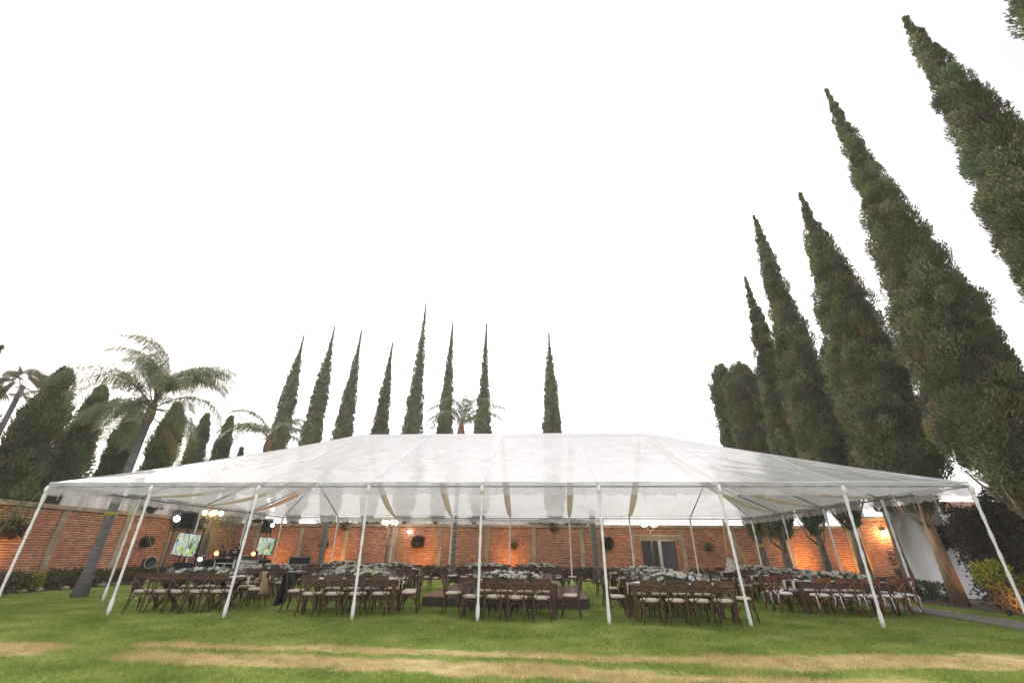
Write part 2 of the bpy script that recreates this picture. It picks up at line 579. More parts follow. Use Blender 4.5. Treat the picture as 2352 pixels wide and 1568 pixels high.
mxs = nb.new('ShaderNodeMixShader'); mxs.inputs[0].default_value = 0.35
tb.links.new(bb.outputs[0], mxs.inputs[1]); tb.links.new(trn.outputs[0], mxs.inputs[2])
tb.links.new(mxs.outputs[0], nb['Material Output'].inputs['Surface'])

# ------------------------------------------------------------------ ground
GZ = -0.05     # soil; the blades stand up to z = 0
n = 120
xs = np.concatenate([[-400, -150, -60], np.linspace(-26, 26, n), [60, 150, 400]])
ys = np.concatenate([[-400, -150, -60], np.linspace(-16, 30, n), [60, 150, 400]])
gx, gy = np.meshgrid(xs, ys)
gz = GZ + 0.012 * np.sin(gx * 0.7 + 1.3 * np.sin(gy * 0.5)) * np.cos(gy * 0.9) * (np.abs(gx) < 24) * (gy > -14) * (gy < 28)
nx, ny = len(xs), len(ys)
ii = np.arange(nx * ny).reshape(ny, nx)
F = np.stack([ii[:-1, :-1], ii[:-1, 1:], ii[1:, 1:], ii[1:, :-1]], -1).reshape(-1, 4)
tag(obj('lawn', fast_mesh('lawn', np.stack([gx.ravel(), gy.ravel(), gz.ravel()], 1), F, mg, smooth=True)), kind='structure')

# standing grass blades, thinner with distance
def blades(N, y0, y1, h0, h1, wid):
    y = y0 + (y1 - y0) * rng.random(N)
    d = y + 11.58
    half = d * 1.28 + 1.0
    x = 1.45 - 0.061 * d + (rng.random(N) * 2 - 1) * half
    k = (x > -17.0) & (x < 11.85) | (x > 13.1) & (x < 14.2) & (y > 1)
    x, y = x[k], y[k]
    m = len(x)
    a = rng.random(m) * 2 * PI
    h = h0 + (h1 - h0) * rng.random(m)
    h *= 0.55 + 0.9 * (0.5 + 0.5 * np.sin(x * 2.1 + 2 * np.sin(y * 1.7)) * np.sin(y * 2.6))
    le = rng.normal(0, 0.45, (m, 2)) * h[:, None]
    b = np.stack([x, y, np.full(m, GZ - 0.005)], 1)
    wv = np.stack([np.cos(a), np.sin(a), np.zeros(m)], 1) * wid
    tip = b + np.stack([le[:, 0], le[:, 1], h], 1)
    V = np.stack([b - wv, b + wv, tip], 1).reshape(-1, 3)
    return V
Vs = [blades(230000, -6.2, -2.0, 0.03, 0.058, 0.0035), blades(190000, -2.0, 4.0, 0.03, 0.06, 0.006), blades(90000, 4.0, 16.0, 0.03, 0.06, 0.011)]
V = np.concatenate(Vs)
tag(obj('grass', fast_mesh('grass', V, np.arange(len(V)).reshape(-1, 3), mb_)), 'short mown green grass with dry tan strips covering the lawn', 'grass', kind='stuff')

# stone path on the right, soil beds under the hedges
def strip(name, x0, x1, y0, y1, z, m):
    return tag(MB().box(((x0 + x1) / 2, (y0 + y1) / 2, z - 0.04), (x1 - x0, y1 - y0, 0.08)).build(name, m), kind='structure')
strip('path', 11.93, 13.04, -7, 13.5, -0.012, M_['gravel'])
strip('soil', -17.75, -16.95, -6, 15.9, -0.02, M_['soil'])
strip('soil', -16.95, 14.2, 15.55, 16.85, -0.02, M_['soil'])
strip('soil', 14.3, 17.0, 1.0, 9.9, -0.02, M_['soil'])

# ------------------------------------------------------------------ brick walls
BL, BH, BT, JT = 0.238, 0.065, 0.11, 0.025
brick_cols = 1.12 * np.array([(0.34, 0.115, 0.062), (0.40, 0.145, 0.08), (0.29, 0.095, 0.055), (0.43, 0.17, 0.10), (0.36, 0.12, 0.07), (0.31, 0.125, 0.085)])


def brick_mesh_shared(k):
    mb = MB().box((0, 0, 0), (BL, 0.03, BH))
    V = np.array(mb.V); Fq = np.array(mb.F)
    return fast_mesh('brick', V, Fq, M_['brick'], np.tile(brick_cols[k], (8, 1)))


BRICKS = [brick_mesh_shared(k) for k in range(6)]


def brick_wall(label, origin, rz, length, height, cols, seen, cap_h=0.16, openings=(), n_single=300, beams=(), fine=1.0):
    """wall along local +x, its face towards local -y; seen(u) = distance that ranks the bricks; openings (u0,u1,z1)"""
    root = empty('brick_wall', label, 'brick wall', origin, rz)
    core = MB()
    us = 0.0
    for (a, b, z1) in sorted(openings):
        core.box(((us + a) / 2, 0.10, height / 2 - 0.1), (a - us, 0.2, height + 0.2))
        core.box(((a + b) / 2, 0.10, (z1 + height) / 2), (b - a - 0.002, 0.2, height - z1))
        us = b
    core.box(((us + length) / 2, 0.10, height / 2 - 0.1), (length - us, 0.2, height + 0.2))
    core.build('mortar', M_['mortar'], root)
    MB().bbox((length / 2, 0.07, height + cap_h / 2 + 0.002), (length, 0.34, cap_h), 0.012).build('coping', M_['concrete'], root)
    cw = 0.26
    for u in cols:
        MB().bbox((u, 0.06, height / 2), (cw + random.uniform(-0.03, 0.03), 0.22, height), 0.012).build('column', M_['concrete'], root)
    for (a, b, z0, z1) in beams:
        MB().bbox(((a + b) / 2, 0.06, (z0 + z1) / 2), (b - a, 0.21, z1 - z0), 0.012).build('lintel', M_['concrete'], root)
    pitch = (BH + JT) * fine
    lp = (BL + 0.014) * fine
    P = []
    for r in range(int(height / pitch)):
        z = 0.02 + pitch * (r + 0.5)
        stops = [(c - cw / 2 + 0.012, c + cw / 2 - 0.012) for c in cols] + [(a_, b_) for a_, b_, z1 in openings if z - BH / 2 < z1] + [(a_, b_) for a_, b_, z0, z1 in beams if z0 - BH * 0.4 < z < z1 + BH * 0.4]
        stops.sort()
        free = []; p0 = 0.0
        for a_, b_ in stops:
            if a_ > p0: free.append((p0, a_))
            p0 = max(p0, b_)
        if p0 < length: free.append((p0, length))
        for f0, f1 in free:
            u = f0 + 0.008 - (0.5 * lp if r % 2 else 0) + random.uniform(-0.02, 0.0)
            while u < f1 - 0.03:
                e0, e1 = max(u, f0 + random.uniform(0, 0.012)), min(u + BL * fine, f1 - random.uniform(0, 0.012))
                if e1 - e0 > 0.035:
                    P.append(((e0 + e1) / 2, z + random.uniform(-0.004, 0.004), random.uniform(-0.003, 0.003), (e1 - e0) / BL))
                u += lp
    P = np.array(P)
    vis = np.where(P[:, 1] > 0.45, 0, 1000)
    order = np.argsort(np.array([seen(u) for u in P[:, 0]]) + vis)
    for i in order[:n_single]:
        u, z, dy, w_ = P[i]
        obj('brick', BRICKS[random.randrange(6)], root, (u, 0.007 + dy, z), (0, 0, random.uniform(-0.008, 0.008)), (w_, 1, fine))
    rest = P[order[n_single:]]
    m = len(rest)
    box = np.array(MB().box((0, 0, 0), (BL, 0.03, BH * fine)).V)
    fq = np.array(MB().box((0, 0, 0), (1, 1, 1)).F)
    sc = 1 + rng.normal(0, 0.02, (m, 1, 3)); sc[:, :, 1] = 1; sc[:, 0, 0] = rest[:, 3]
    V = box[None] * sc + np.stack([rest[:, 0], rest[:, 2] + 0.007, rest[:, 1]], 1)[:, None]
    Fq = (fq[None] + 8 * np.arange(m)[:, None, None]).reshape(-1, 4)
    c = brick_cols[rng.integers(0, 6, m)] * (1 + rng.normal(0, 0.13, (m, 1)))
    c = np.repeat(c, 8, 0).clip(0.02, 0.6)
    o = obj('brick', fast_mesh('brick', V.reshape(-1, 3), Fq, M_['brick'], c), root)
    o['kind'] = 'stuff'
    return root


backwall = brick_wall('long red brick back wall with pale concrete columns and an iron gate', (-17.8, 16.9, 0), 0, 37.5, 2.72,
           [x + 17.8 for x in (-16.2, -13.33, -10.46, -7.39, -4.58, -1.66, 1.14, 4.01, 6.98, 9.95, 12.9, 15.9, 19.45)],
           lambda u: abs(u - 19), openings=[(7.5 + 17.8, 9.5 + 17.8, 2.06)], beams=[(7.13 + 17.8, 9.82 + 17.8, 2.12, 2.30)])
brick_wall('red brick side wall on the left behind the clipped shrubs', (-17.8, -8, 0), PI / 2, 24.88, 2.80,
           [y + 8 for y in (0.1, 3.1, 6.08, 9.05, 11.93, 14.87)], lambda u: abs(u - 12.0))
brick_wall('small stretch of fine brick wall under the wall lantern on the right', (19.75, 16.2, 0), 0, 4.2, 3.2, [], lambda u: u, n_single=150, fine=0.85)

# iron gate leaves in the back wall, pale wall beyond the gap
g = empty('iron_gate', 'black iron double gate standing ajar in the brick wall', 'gate', (7.5, 16.93, 0))
leafL = MB().bbox((0.49, 0, 1.03), (0.98, 0.05, 2.02), 0.01).build('gate_leaf', M_['iron'], g)
MB().box((0.94, -0.04, 1.25), (0.06, 0.04, 0.22)).build('lock', M_['iron'], leafL)
leafR = MB().bbox((-0.42, 0, 1.03), (0.84, 0.05, 2.0), 0.01).build('gate_leaf', M_['irongrey'], g, loc=(1.95, 0.04, 0), rot=(0, 0, R(-42)))
leafR['label'] = 'blue grey gate leaf swung open'
fr = MB()
for x in (0.0, 1.97): fr.box((x, 0.02, 1.03), (0.05, 0.07, 2.06))
fr.box((0.985, 0.02, 2.085), (2.02, 0.07, 0.05)); fr.build('frame', M_['iron'], g)
for z in (0.4, 1.6): MB().tube([(1.93, -0.03, z), (1.93, -0.03, z + 0.14)], 0.02).build('hinge', M_['iron'], g)

# neighbours' white walls behind the brick
def plain_wall(label, c, d, m):
    root = empty('garden_wall', label, 'wall', (c[0], c[1], 0))
    MB().box((0, 0, d[2] / 2), d).build('wall_face', m, root)
    MB().bbox((0, 0, d[2] + 0.04), (d[0] + 0.06, d[1] + 0.06, 0.08), 0.01).build('coping', M_['concrete'], root)
    return root
plain_wall("neighbour's plain white wall rising behind the brick back wall", (-2.0, 17.75, 0), (15.0, 0.2, 3.15), M_['white_wall'])
plain_wall("neighbour's stained white wall rising behind the left brick wall", (-18.45, 12.35, 0), (0.2, 12.0, 3.55), M_['stained_wall'])
plain_wall('pale wall seen through the open gate', (9.0, 18.9, 0), (3.6, 0.2, 2.5), M_['white_wall'])

# white building on the right
b = empty('white_building', 'plain white single storey building with pink roof edge on the right', 'building', (17.0, 7.2, 0))
MB().box((2.2, 1.35, 1.55), (4.4, 2.7, 3.1)).build('wall', M_['cool_wall'], b)
MB().bbox((2.15, 1.35, 3.19), (4.6, 2.86, 0.18), 0.02).build('roof_edge', M_['pink'], b)
pp = MB().tube([(-0.06, 0.42, 0.2), (-0.06, 0.42, 3.05)], 0.045, 8)
for z in (0.9, 1.9, 2.8): pp.box((-0.05, 0.42, z), (0.06, 0.13, 0.03))
pp.build('drainpipe', M_['irongrey'], b)
sl = MB().lathe([(0.02, 0), (0.09, 0.02), (0.10, 0.10), (0.05, 0.18)], 10, (-0.14, 2.0, 2.42)); sl.tube([(0, 2.0, 2.75), (-0.14, 2.0, 2.60)], 0.012)
sl.build('bulb_lamp', M_['white_wall'], b)

# ------------------------------------------------------------------ foliage
def leaf_quads(P, D, L, Wd, col):
    """rhombus sprays at points P along D"""
    n_ = len(P)
    rnd = rng.normal(size=(n_, 3))
    Wv = np.cross(D, rnd); Wv /= np.linalg.norm(Wv, axis=1)[:, None] + 1e-9
    L = np.broadcast_to(L, n_)[:, None]; Wd = np.broadcast_to(Wd, n_)[:, None]
    m_ = P + D * L * 0.45
    V = np.stack([P, m_ + Wv * Wd / 2, P + D * L, m_ - Wv * Wd / 2], 1).reshape(-1, 3)
    return V, np.arange(4 * n_).reshape(-1, 4), np.repeat(col, 4, 0)


def unit(a): return a / (np.linalg.norm(a, axis=1)[:, None] + 1e-9)


GREENS = np.array([(0.112, 0.140, 0.058), (0.132, 0.150, 0.060), (0.096, 0.128, 0.058), (0.146, 0.154, 0.074), (0.148, 0.142, 0.074)])
BROWN = np.array([(0.165, 0.118, 0.062), (0.150, 0.100, 0.058)])


def crown_mesh(H, z0, rad, nl, per, leafL, leafW, brown=0.1, tint=(1, 1, 1), lump=0.35, up=1.1):
    """cypress crown: leaf sprays in upward-pointing clumps that sit on a narrow cone, with hollows between them"""
    zz = np.linspace(z0, H, 200)
    rz_ = np.array([rad(v) for v in zz])
    wgt = np.cumsum(rz_ + 0.10); wgt /= wgt[-1]
    m = nl
    z = np.interp((np.arange(m) + rng.random(m)) / m, wgt, zz)
    th = (2.399963 * np.arange(m) + rng.normal(0, 0.5, m))
    R_ = np.array([rad(v) for v in z])
    rr = np.maximum(0.0, R_ * (0.96 + 0.08 * rng.random(m)) - 0.98 * lump * (0.22 + 0.78 * np.minimum(1, R_ / 0.8)))
    bul = 1 + 0.08 * np.sin(z * 1.9 + 2 * th) + 0.05 * np.sin(z * 4.3 - 3 * th + 1)
    f = np.where(rng.random(m) < 0.8, 1.0, 0.6 + 0.4 * rng.random(m))
    c = np.stack([np.cos(th) * rr * f * bul, np.sin(th) * rr * f * bul, z], 1)
    lr = lump * (0.22 + 0.78 * np.minimum(1, R_ / 0.8)) * (0.6 + 0.8 * rng.random(m) ** 1.5)
    isb = rng.random(m) < brown * (0.4 + 1.2 * (1 - (z - z0) / (H - z0)))
    cc = GREENS[rng.integers(0, 5, m)]
    cc[isb] = BROWN[rng.integers(0, 2, isb.sum())]
    cc = cc * (0.55 + 0.85 * rng.random((m, 1))) * np.array(tint)
    idx = np.repeat(np.arange(m), per)
    k = len(idx)
    radial = np.stack([np.cos(th[idx]), np.sin(th[idx]), np.zeros(k)], 1)
    o = unit(rng.normal(size=(k, 3)) + radial * 0.7) * (0.45 + 0.55 * rng.random((k, 1)) ** 0.6)
    o[:, 2] *= 1.35
    P = c[idx] + o * lr[idx][:, None]
    D = unit(radial * 0.3 + o * 0.55 + np.array([0, 0, up]) + rng.normal(0, 0.38, (k, 3)))
    L = leafL * (0.6 + 0.8 * rng.random(k)) * (0.5 + 0.5 * np.minimum(1, R_[idx] / 0.6))
    col = cc[idx] * (0.7 + 0.6 * rng.random((k, 1)))
    V, Fq, cl_ = leaf_quads(P, D, L, leafW * (0.7 + 0.6 * rng.random(k)), col)
    nf_ = int(m * per * 0.2)
    zf = np.interp(rng.random(nf_), wgt, zz); tf = rng.random(nf_) * 2 * PI
    rf = np.maximum(0, np.array([rad(v) for v in zf]) * 0.9 - lump * (0.62 + 0.25 * rng.random(nf_))) * (1 + 0.08 * np.sin(zf * 1.9 + 2 * tf) + 0.05 * np.sin(zf * 4.3 - 3 * tf + 1))
    Pf = np.stack([rf * np.cos(tf), rf * np.sin(tf), zf], 1)
    Df = unit(np.stack([np.cos(tf) * 0.5, np.sin(tf) * 0.5, np.full(nf_, 0.9)], 1) + rng.normal(0, 0.45, (nf_, 3)))
    V3, F3, c3 = leaf_quads(Pf, Df, leafL * (0.7 + 0.7 * rng.random(nf_)), leafW * 1.2, GREENS[rng.integers(0, 5, nf_)] * np.array(tint) * (0.6 + 0.5 * rng.random((nf_, 1))))
    V = np.concatenate([V, V3]); Fq = np.concatenate([Fq, F3 + len(V) - len(V3)]); cl_ = np.concatenate([cl_, c3])
    nt_ = 420
    zt = H - 3.0 * rng.random(nt_) ** 1.3
    rt = np.array([rad(v) for v in zt]) * 0.7 + 0.02
    at_ = rng.random(nt_) * 2 * PI
    Pt = np.stack([rt * np.cos(at_) * rng.random(nt_), rt * np.sin(at_) * rng.random(nt_), zt - 0.1], 1)
    Dt = unit(np.stack([rng.normal(0, 0.2, nt_), rng.normal(0, 0.2, nt_), np.ones(nt_)], 1))
    V2, F2, c2 = leaf_quads(Pt, Dt, 0.22, 0.05, GREENS[rng.integers(0, 4, nt_)] * np.array(tint))
    return np.concatenate([V, V2]), np.concatenate([Fq, F2 + len(V)]), np.concatenate([cl_, c2])


def core_mesh(H, z0, rad, tint, lump):
    nz_, na = 60, 16
    V = []; C = []
    for i in range(nz_):
        z = z0 + 0.2 + (H - 0.4 - z0 - 0.2) * i / (nz_ - 1)
        for k in range(na):
            a = 2 * PI * k / na
            r_ = max(0, rad(z) * 0.86 - lump * 0.85) * (1 + 0.08 * math.sin(z * 1.9 + 2 * a) + 0.05 * math.sin(z * 4.3 - 3 * a + 1) + random.uniform(-0.06, 0.06)) + 0.005
            if i == 0: r_ *= 0.3
            V.append((r_ * math.cos(a), r_ * math.sin(a), z + random.uniform(-0.05, 0.05)))
            C.append(GREENS[(i * 7 + k * 3) % 5] * np.array(tint) * random.uniform(0.7, 1.0))
    Fq = [(i * na + k, i * na + (k + 1) % na, (i + 1) * na + (k + 1) % na, (i + 1) * na + k) for i in range(nz_ - 1) for k in range(na)]
    return np.array(V), np.array(Fq), np.array(C)


def cypress(label, x, y, H, z0, rad, group, nl=400, per=110, leafL=0.17, leafW=0.062, trunk_r=0.2, brown=0.1, tint=(1, 1, 1), bark='bark', lump=0.35, lean=(0, 0), branches=0, tz=0.0, cat='cypress tree'):
    root = empty('cypress_tree', label, cat, (x, y, GZ), 0, group)
    V, Fq, C = crown_mesh(H, z0, rad, nl, per, leafL, leafW, brown, tint, lump)
    Vc, Fc, Cc = core_mesh(H, z0, rad, tint, lump)
    Fc = Fc + len(V)
    obj('crown', fast_mesh('crown', np.concatenate([V, Vc]), np.concatenate([Fq, Fc]), M_['leaf'], np.concatenate([C, Cc])), root)
    # trunk: irregular, tapered, running up into the crown
    pts = []; rr = []
    for i in range(9):
        t_ = i / 8
        z = H * 0.55 * t_
        pts.append((lean[0] * (1 - t_) ** 2 + 0.05 * math.sin(3 * t_ + x), lean[1] * (1 - t_) ** 2 + 0.05 * math.sin(4 * t_ + y), z))
        rr.append(trunk_r * (1.35 - 0.45 * min(1, t_ * 4)) * (1 - 0.75 * t_) + 0.01)
    tb_ = MB().tube(pts, rr, 10)
    tb_.build('trunk', M_[bark], root, smooth=True)
    for k in range(branches):
        a = 2 * PI * k / max(1, branches) + random.uniform(-0.5, 0.5)
        zb = random.uniform(z0 - 0.9, z0 + 0.3)
        l = random.uniform(0.7, 1.2)
        MB().tube([(0, 0, zb), (0.5 * l * math.cos(a), 0.5 * l * math.sin(a), zb + 0.45), (0.85 * l * math.cos(a), 0.85 * l * math.sin(a), zb + 1.2)], [trunk_r * 0.35, trunk_r * 0.25, 0.02], 6).build('branch', M_[bark], root, smooth=True)
    return root


def cone(H, k, rmax, z0, zfull, tip=1.0):
    def f(z):
        r_ = min(k * max(0, H - z) ** tip, rmax)
        if z < zfull: r_ *= max(0.12, ((z - z0) / (zfull - z0))) ** 0.7 if z > z0 else 0.12
        return r_
    return f


def roundtop(H, rmax, z0, zfull):
    def f(z):
        t_ = max(0.0, (H - z))
        r_ = rmax * min(1.0, math.sqrt(t_ / 1.6 + 1e-6))
        if z < zfull: r_ *= 0.55 + 0.45 * max(0, (z - z0) / (zfull - z0))
        return r_
    return f


def prof(f, *pts):
    zs = np.array([p[0] for p in pts][::-1]); rs_ = np.array([p[1] * f for p in pts][::-1])
    return lambda z: float(np.interp(z, zs, rs_))


GR = 'tall cypresses in a row along the right side'
p1 = prof(0.60, (19.4, 0), (18.5, .25), (18, .40), (16, .74), (14.5, 1.0), (13, 1.18), (11.8, 1.4), (10, 1.78), (9, 1.9), (8, 1.8), (6, 1.65), (4.2, 1.3), (2.8, .4))
p2 = prof(0.73, (20.9, 0), (19.8, .18), (18, .42), (16.4, .58), (14.7, .78), (12, 1.22), (10, 1.5), (9, 1.72), (8, 1.82), (6, 1.85), (5, 1.9), (4, 1.5), (3, .6))
p3 = prof(0.81, (17.5, 0), (16.5, .22), (15.4, .42), (13.5, .8), (11.7, 1.1), (10.2, 1.34), (9, 1.45), (7.7, 1.62), (6.4, 1.72), (5, 1.7), (4, 1.3), (2.9, .4))
p4 = prof(0.87, (19.3, 0), (18.3, .22), (17.2, .37), (15.7, .53), (14, .63), (12.7, .8), (11, 1.02), (9.9, 1.1), (8, 1.25), (6, 1.35), (4.2, 1.2), (2.6, .4))
p5 = prof(0.90, (16.6, 0), (15.4, .2), (14.4, .34), (12.8, .52), (10.8, .74), (9.3, .9), (7, 1.1), (5, 1.15), (4, 1.0), (2.3, .3))
p0 = prof(0.44, (21, 0), (19, .7), (16, 1.6), (13, 2.0), (9, 2.1), (5, 1.8), (2.8, .4))
cypress('tall cypress at the right edge, its crown tip near the top', 15.4, -1.75, 19.4, 2.6, p1, GR, nl=430, per=340, trunk_r=0.22, brown=0.035, leafL=0.10, leafW=0.036, lump=0.37)
cypress('tall cypress cut off by the top right corner', 15.9, -4.3, 21.0, 2.8, p0, GR, nl=380, per=150, trunk_r=0.3, brown=0.10, leafL=0.125, leafW=0.045)
cypress('tallest slender cypress, second from the right edge', 15.2, 2.0, 20.9, 2.7, p2, GR, nl=480, per=320, trunk_r=0.2, brown=0.05, leafL=0.105, leafW=0.037, lump=0.37, branches=5)
cypress('big cypress rising from the pale thick trunk beside the path', 14.7, 5.05, 17.5, 2.9, p3, GR, nl=430, per=270, trunk_r=0.165, brown=0.06, leafL=0.11, leafW=0.040, lump=0.36, bark='barkwarm', branches=3)
cypress('slender cypress with narrow bulging tip, behind the white-tied chairs', 14.45, 8.6, 19.3, 2.6, p4, GR, nl=400, per=180, trunk_r=0.17, brown=0.05, leafL=0.13, leafW=0.046, branches=4, lump=0.38)
cypress('cypress with thin pointed tip left of the slender one', 14.35, 11.0, 16.6, 2.3, p5, GR, nl=340, per=160, trunk_r=0.15, brown=0.05, leafL=0.13, leafW=0.048, branches=4, lump=0.30)
cypress('short round-topped cypress wrapped with yellow rope', 13.9, 15.9, 12.9, 2.4, roundtop(12.9, 0.92, 2.4, 4.5), GR, nl=300, per=110, trunk_r=0.2, brown=0.10, leafL=0.15, leafW=0.055, branches=2, lump=0.28)
cypress('short broad round-topped brownish cypress', 14.3, 14.2, 12.2, 2.3, roundtop(12.2, 1.2, 2.3, 4.5), GR, nl=420, per=110, trunk_r=0.22, brown=0.16, leafL=0.15, leafW=0.055, branches=3, lump=0.3)
cypress('half-hidden rounded cypress between two tall ones', 14.9, 7.0, 10.4, 3.0, roundtop(10.4, 0.6, 3.0, 4.5), GR, nl=200, per=110, trunk_r=0.15, brown=0.07, leafL=0.14, leafW=0.05, lump=0.3)

GB = 'slender cypresses in a row beyond the back wall'
far = [(-20.8, 19.9, .56, .78, 'leftmost slender cypress beyond the back wall'), (-17.95, 20.8, .58, .82, 'second slender cypress from the left beyond the back wall'),
       (-15.2, 20.4, .44, .84, 'third slender cypress from the left beyond the back wall'), (-12.0, 19.05, .35, .70, 'shortest slender cypress beyond the back wall, fourth from left'),
       (-9.2, 23.2, .52, .86, 'tallest slender cypress of the far row'), (-6.4, 21.1, .39, .68, 'slender cypress just left of the middle palm beyond the wall'),
       (-3.15, 20.85, .34, .72, 'slender cypress just right of the middle palm beyond the wall'), (2.72, 19.8, .50, .78, 'lone slender cypress at the right end of the far row')]
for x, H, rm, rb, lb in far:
    cypress(lb, x, 24.0, H, 3.0, prof(1.0, (H, 0), (H - 1.6, .13), (15.4, rm), (10.5, rb), (5, rb * 1.1), (3, .3)), GB, nl=560, per=44, leafL=0.14, leafW=0.06, trunk_r=0.18, brown=0.06, tint=(1.45, 1.40, 1.65), lump=0.15)  # tint pales the far leaves: veiling glare put into their colour

GL = 'dark broad cypresses beyond the left wall'
lt = [(-20.5, 5.8, 8.9, 0.85, 'broad flat-topped dark cypress at the left edge'), (-20.4, 7.6, 8.7, 0.78, 'dark cypress half covered by drooping palm fronds'),
      (-20.5, 10.0, 8.6, 0.64, 'dark cypress just left of the big palm trunk'), (-20.5, 12.5, 9.4, 0.74, 'dark cypress just right of the big palm trunk'),
      (-24.6, 20.0, 11.0, 0.7, 'short rounded cypress right of the big palm'), (-22.6, 20.0, 10.8, 0.62, 'short rounded cypress between the two left palms'),
      (-21.0, 20.0, 8.3, 0.45, 'tiny cypress top peeping over the tent roof'), (-20.8, 3.9, 6.6, 0.9, 'low dark cypress at the far left behind the brick wall'),
      (-20.8, 1.6, 6.0, 1.0, 'lowest dark cypress cut off by the left edge')]
for x, y, H, r_, lb in lt:
    k_ = random.uniform(0.85, 1.15)
    cypress(lb, x, y, H, 1.2, prof(1.0, (H + 0.25, 0), (H - 0.15, r_ * .30 * k_), (H - 0.9, r_ * .62), (H - 2.2, r_ * .92 * k_), (H - 3.6, r_ * 1.02), (H - 5.5, r_ * 1.08), (2.2, r_ * .9), (1.2, r_ * .5)), GL,
            nl=230, per=170, leafL=0.17, leafW=0.05, trunk_r=0.18, brown=0.07, tint=(1.0, 1.06, 0.95), lump=0.42)
cypress('thin cypress tip at the far left edge of the sky', -22.3, 4.3, 9.5, 3.0, cone(9.5, 0.2, 0.6, 3.0, 4), GL, nl=70, per=50, trunk_r=0.1)


# palms
def frond_mesh(L, droop, nle, ll, tint, seed, up0=0.9, lw=0.035):
    rs = np.random.default_rng(seed)
    n_ = 14
    t_ = np.linspace(0, 1, n_)
    ang = up0 - droop * t_ ** 1.25
    dx = np.cos(ang) * L / (n_ - 1); dz = np.sin(ang) * L / (n_ - 1)
    X = np.concatenate([[0], np.cumsum(dx[:-1])]); Z = np.concatenate([[0], np.cumsum(dz[:-1])])
    V = []; F = []; C = []
    rc = np.array((0.20, 0.17, 0.08))
    for i in range(n_):
        r_ = 0.028 * (1 - 0.85 * t_[i])
        for k in range(4):
            a = PI / 2 * k
            V.append((X[i], r_ * math.cos(a), Z[i] + r_ * math.sin(a))); C.append(rc)
    for i in range(n_ - 1):
        for k in range(4):
            F.append((i * 4 + k, i * 4 + (k + 1) % 4, (i + 1) * 4 + (k + 1) % 4, (i + 1) * 4 + k))
    for j in range(nle):
        s = 0.2 + 0.8 * (j + rs.random()) / nle
        x = np.interp(s, t_, X); z = np.interp(s, t_, Z)
        an = np.interp(s, t_, ang)
        for sd in (-1, 1):
            l = ll * (1 - 0.55 * abs(s - 0.45) / 0.55) * rs.uniform(0.75, 1.15)
            out = np.array((math.cos(an) * 0.55, sd * 0.75, math.sin(an) * 0.55 + rs.uniform(-0.1, 0.35)))
            out /= np.linalg.norm(out)
            p0 = np.array((x, 0, z)); p1 = p0 + out * l * 0.5
            dn = np.array((out[0] * 0.35, out[1] * 0.35, -0.85)); p2 = p1 + dn / np.linalg.norm(dn) * l * 0.55
            wv = np.array((math.cos(an), 0, math.sin(an))) * lw / 2
            c = np.array(tint) * rs.uniform(0.7, 1.3)
            b_ = len(V)
            V += [p0 - wv * 0.5, p0 + wv * 0.5, p1 + wv, p1 - wv, p2]
            C += [c] * 5
            F += [(b_, b_ + 1, b_ + 2, b_ + 3)]
            F += [(b_ + 3, b_ + 2, b_ + 4, b_ + 4)]
    me = bpy.data.meshes.new('frond')
    me.from_pydata([tuple(v) for v in V], [], [f if f[2] != f[3] else f[:3] for f in F])
    a = me.color_attributes.new('col', 'FLOAT_COLOR', 'POINT')
    c4 = np.ones((len(V), 4), dtype=np.float32); c4[:, :3] = np.array(C)
    a.data.foreach_set('color', c4.ravel())
    me.materials.append(M_['palmleaf'])
    return me


def palm(label, x, y, zc, trunk, fronds, L, nle, ll, tint, group=None, lean=(0, 0), boot=0.22, dead=0, cat='palm tree', up=(0.2, 1.35), lw=0.035, droop=(1.7, 2.5), skirt=()):
    root = empty('palm_tree', label, cat, (x, y, GZ), 0, group)
    pts = [(lean[0] * t_ ** 1.5, lean[1] * t_ ** 1.5, zc * t_) for t_ in np.linspace(0, 1, 9)]
    rr = [trunk[0] * (1 - 0.0 * t_) if t_ == 0 else trunk[0] * 0.62 + (trunk[1] - trunk[0] * 0.62) * t_ for t_ in np.linspace(0, 1, 9)]
    MB().tube(pts, rr, 12).build('trunk', M_['palmbark'], root, smooth=True)
    tx, ty = pts[-1][0], pts[-1][1]
    MB().lathe([(trunk[1] * 0.9, -0.75), (boot, -0.5), (boot * 1.05, -0.25), (boot * 0.6, 0.2), (0.05, 0.45)], 10, (tx, ty, zc)).build('crown_shaft', M_['boot'], root)
    ms = [frond_mesh(L * random.uniform(0.85, 1.1), random.uniform(*droop), nle, ll, tint, 100 + int(abs(x) * 7) + q, random.uniform(*up), lw) for q in range(5)]
    md = frond_mesh(L * 0.8, 1.2, nle, ll * 0.7, (0.26, 0.21, 0.08), 55, -0.4, lw) if dead else None
    for k in range(fronds):
        a = 2.399963 * k + random.uniform(-0.2, 0.2)
        o = obj('frond', ms[k % 5], root, (tx, ty, zc + random.uniform(-0.1, 0.25)))
        o.rotation_euler = (random.uniform(-0.25, 0.25), random.uniform(-0.2, 0.3) * (1 if k % 2 else -0.6), a)
    if skirt:
        mk_ = [frond_mesh(L * random.uniform(0.58, 0.72), random.uniform(1.1, 1.5), nle, ll * 1.15, np.array(tint) * 1.15, 300 + q, random.uniform(0.0, 0.35), lw) for q in range(3)]
        for k, a in enumerate(skirt):
            o = obj('frond', mk_[k % 3], root, (tx, ty, zc - 0.05)); o.rotation_euler = (random.uniform(-0.2, 0.2), random.uniform(-0.1, 0.25), a)
    for k in range(dead):
        o = obj('frond', md, root, (tx, ty, zc - 0.3))
        o.rotation_euler = (0, random.uniform(0.1, 0.5), random.uniform(0, 6.28))
        o['label'] = 'dry yellow hanging frond'
    return root


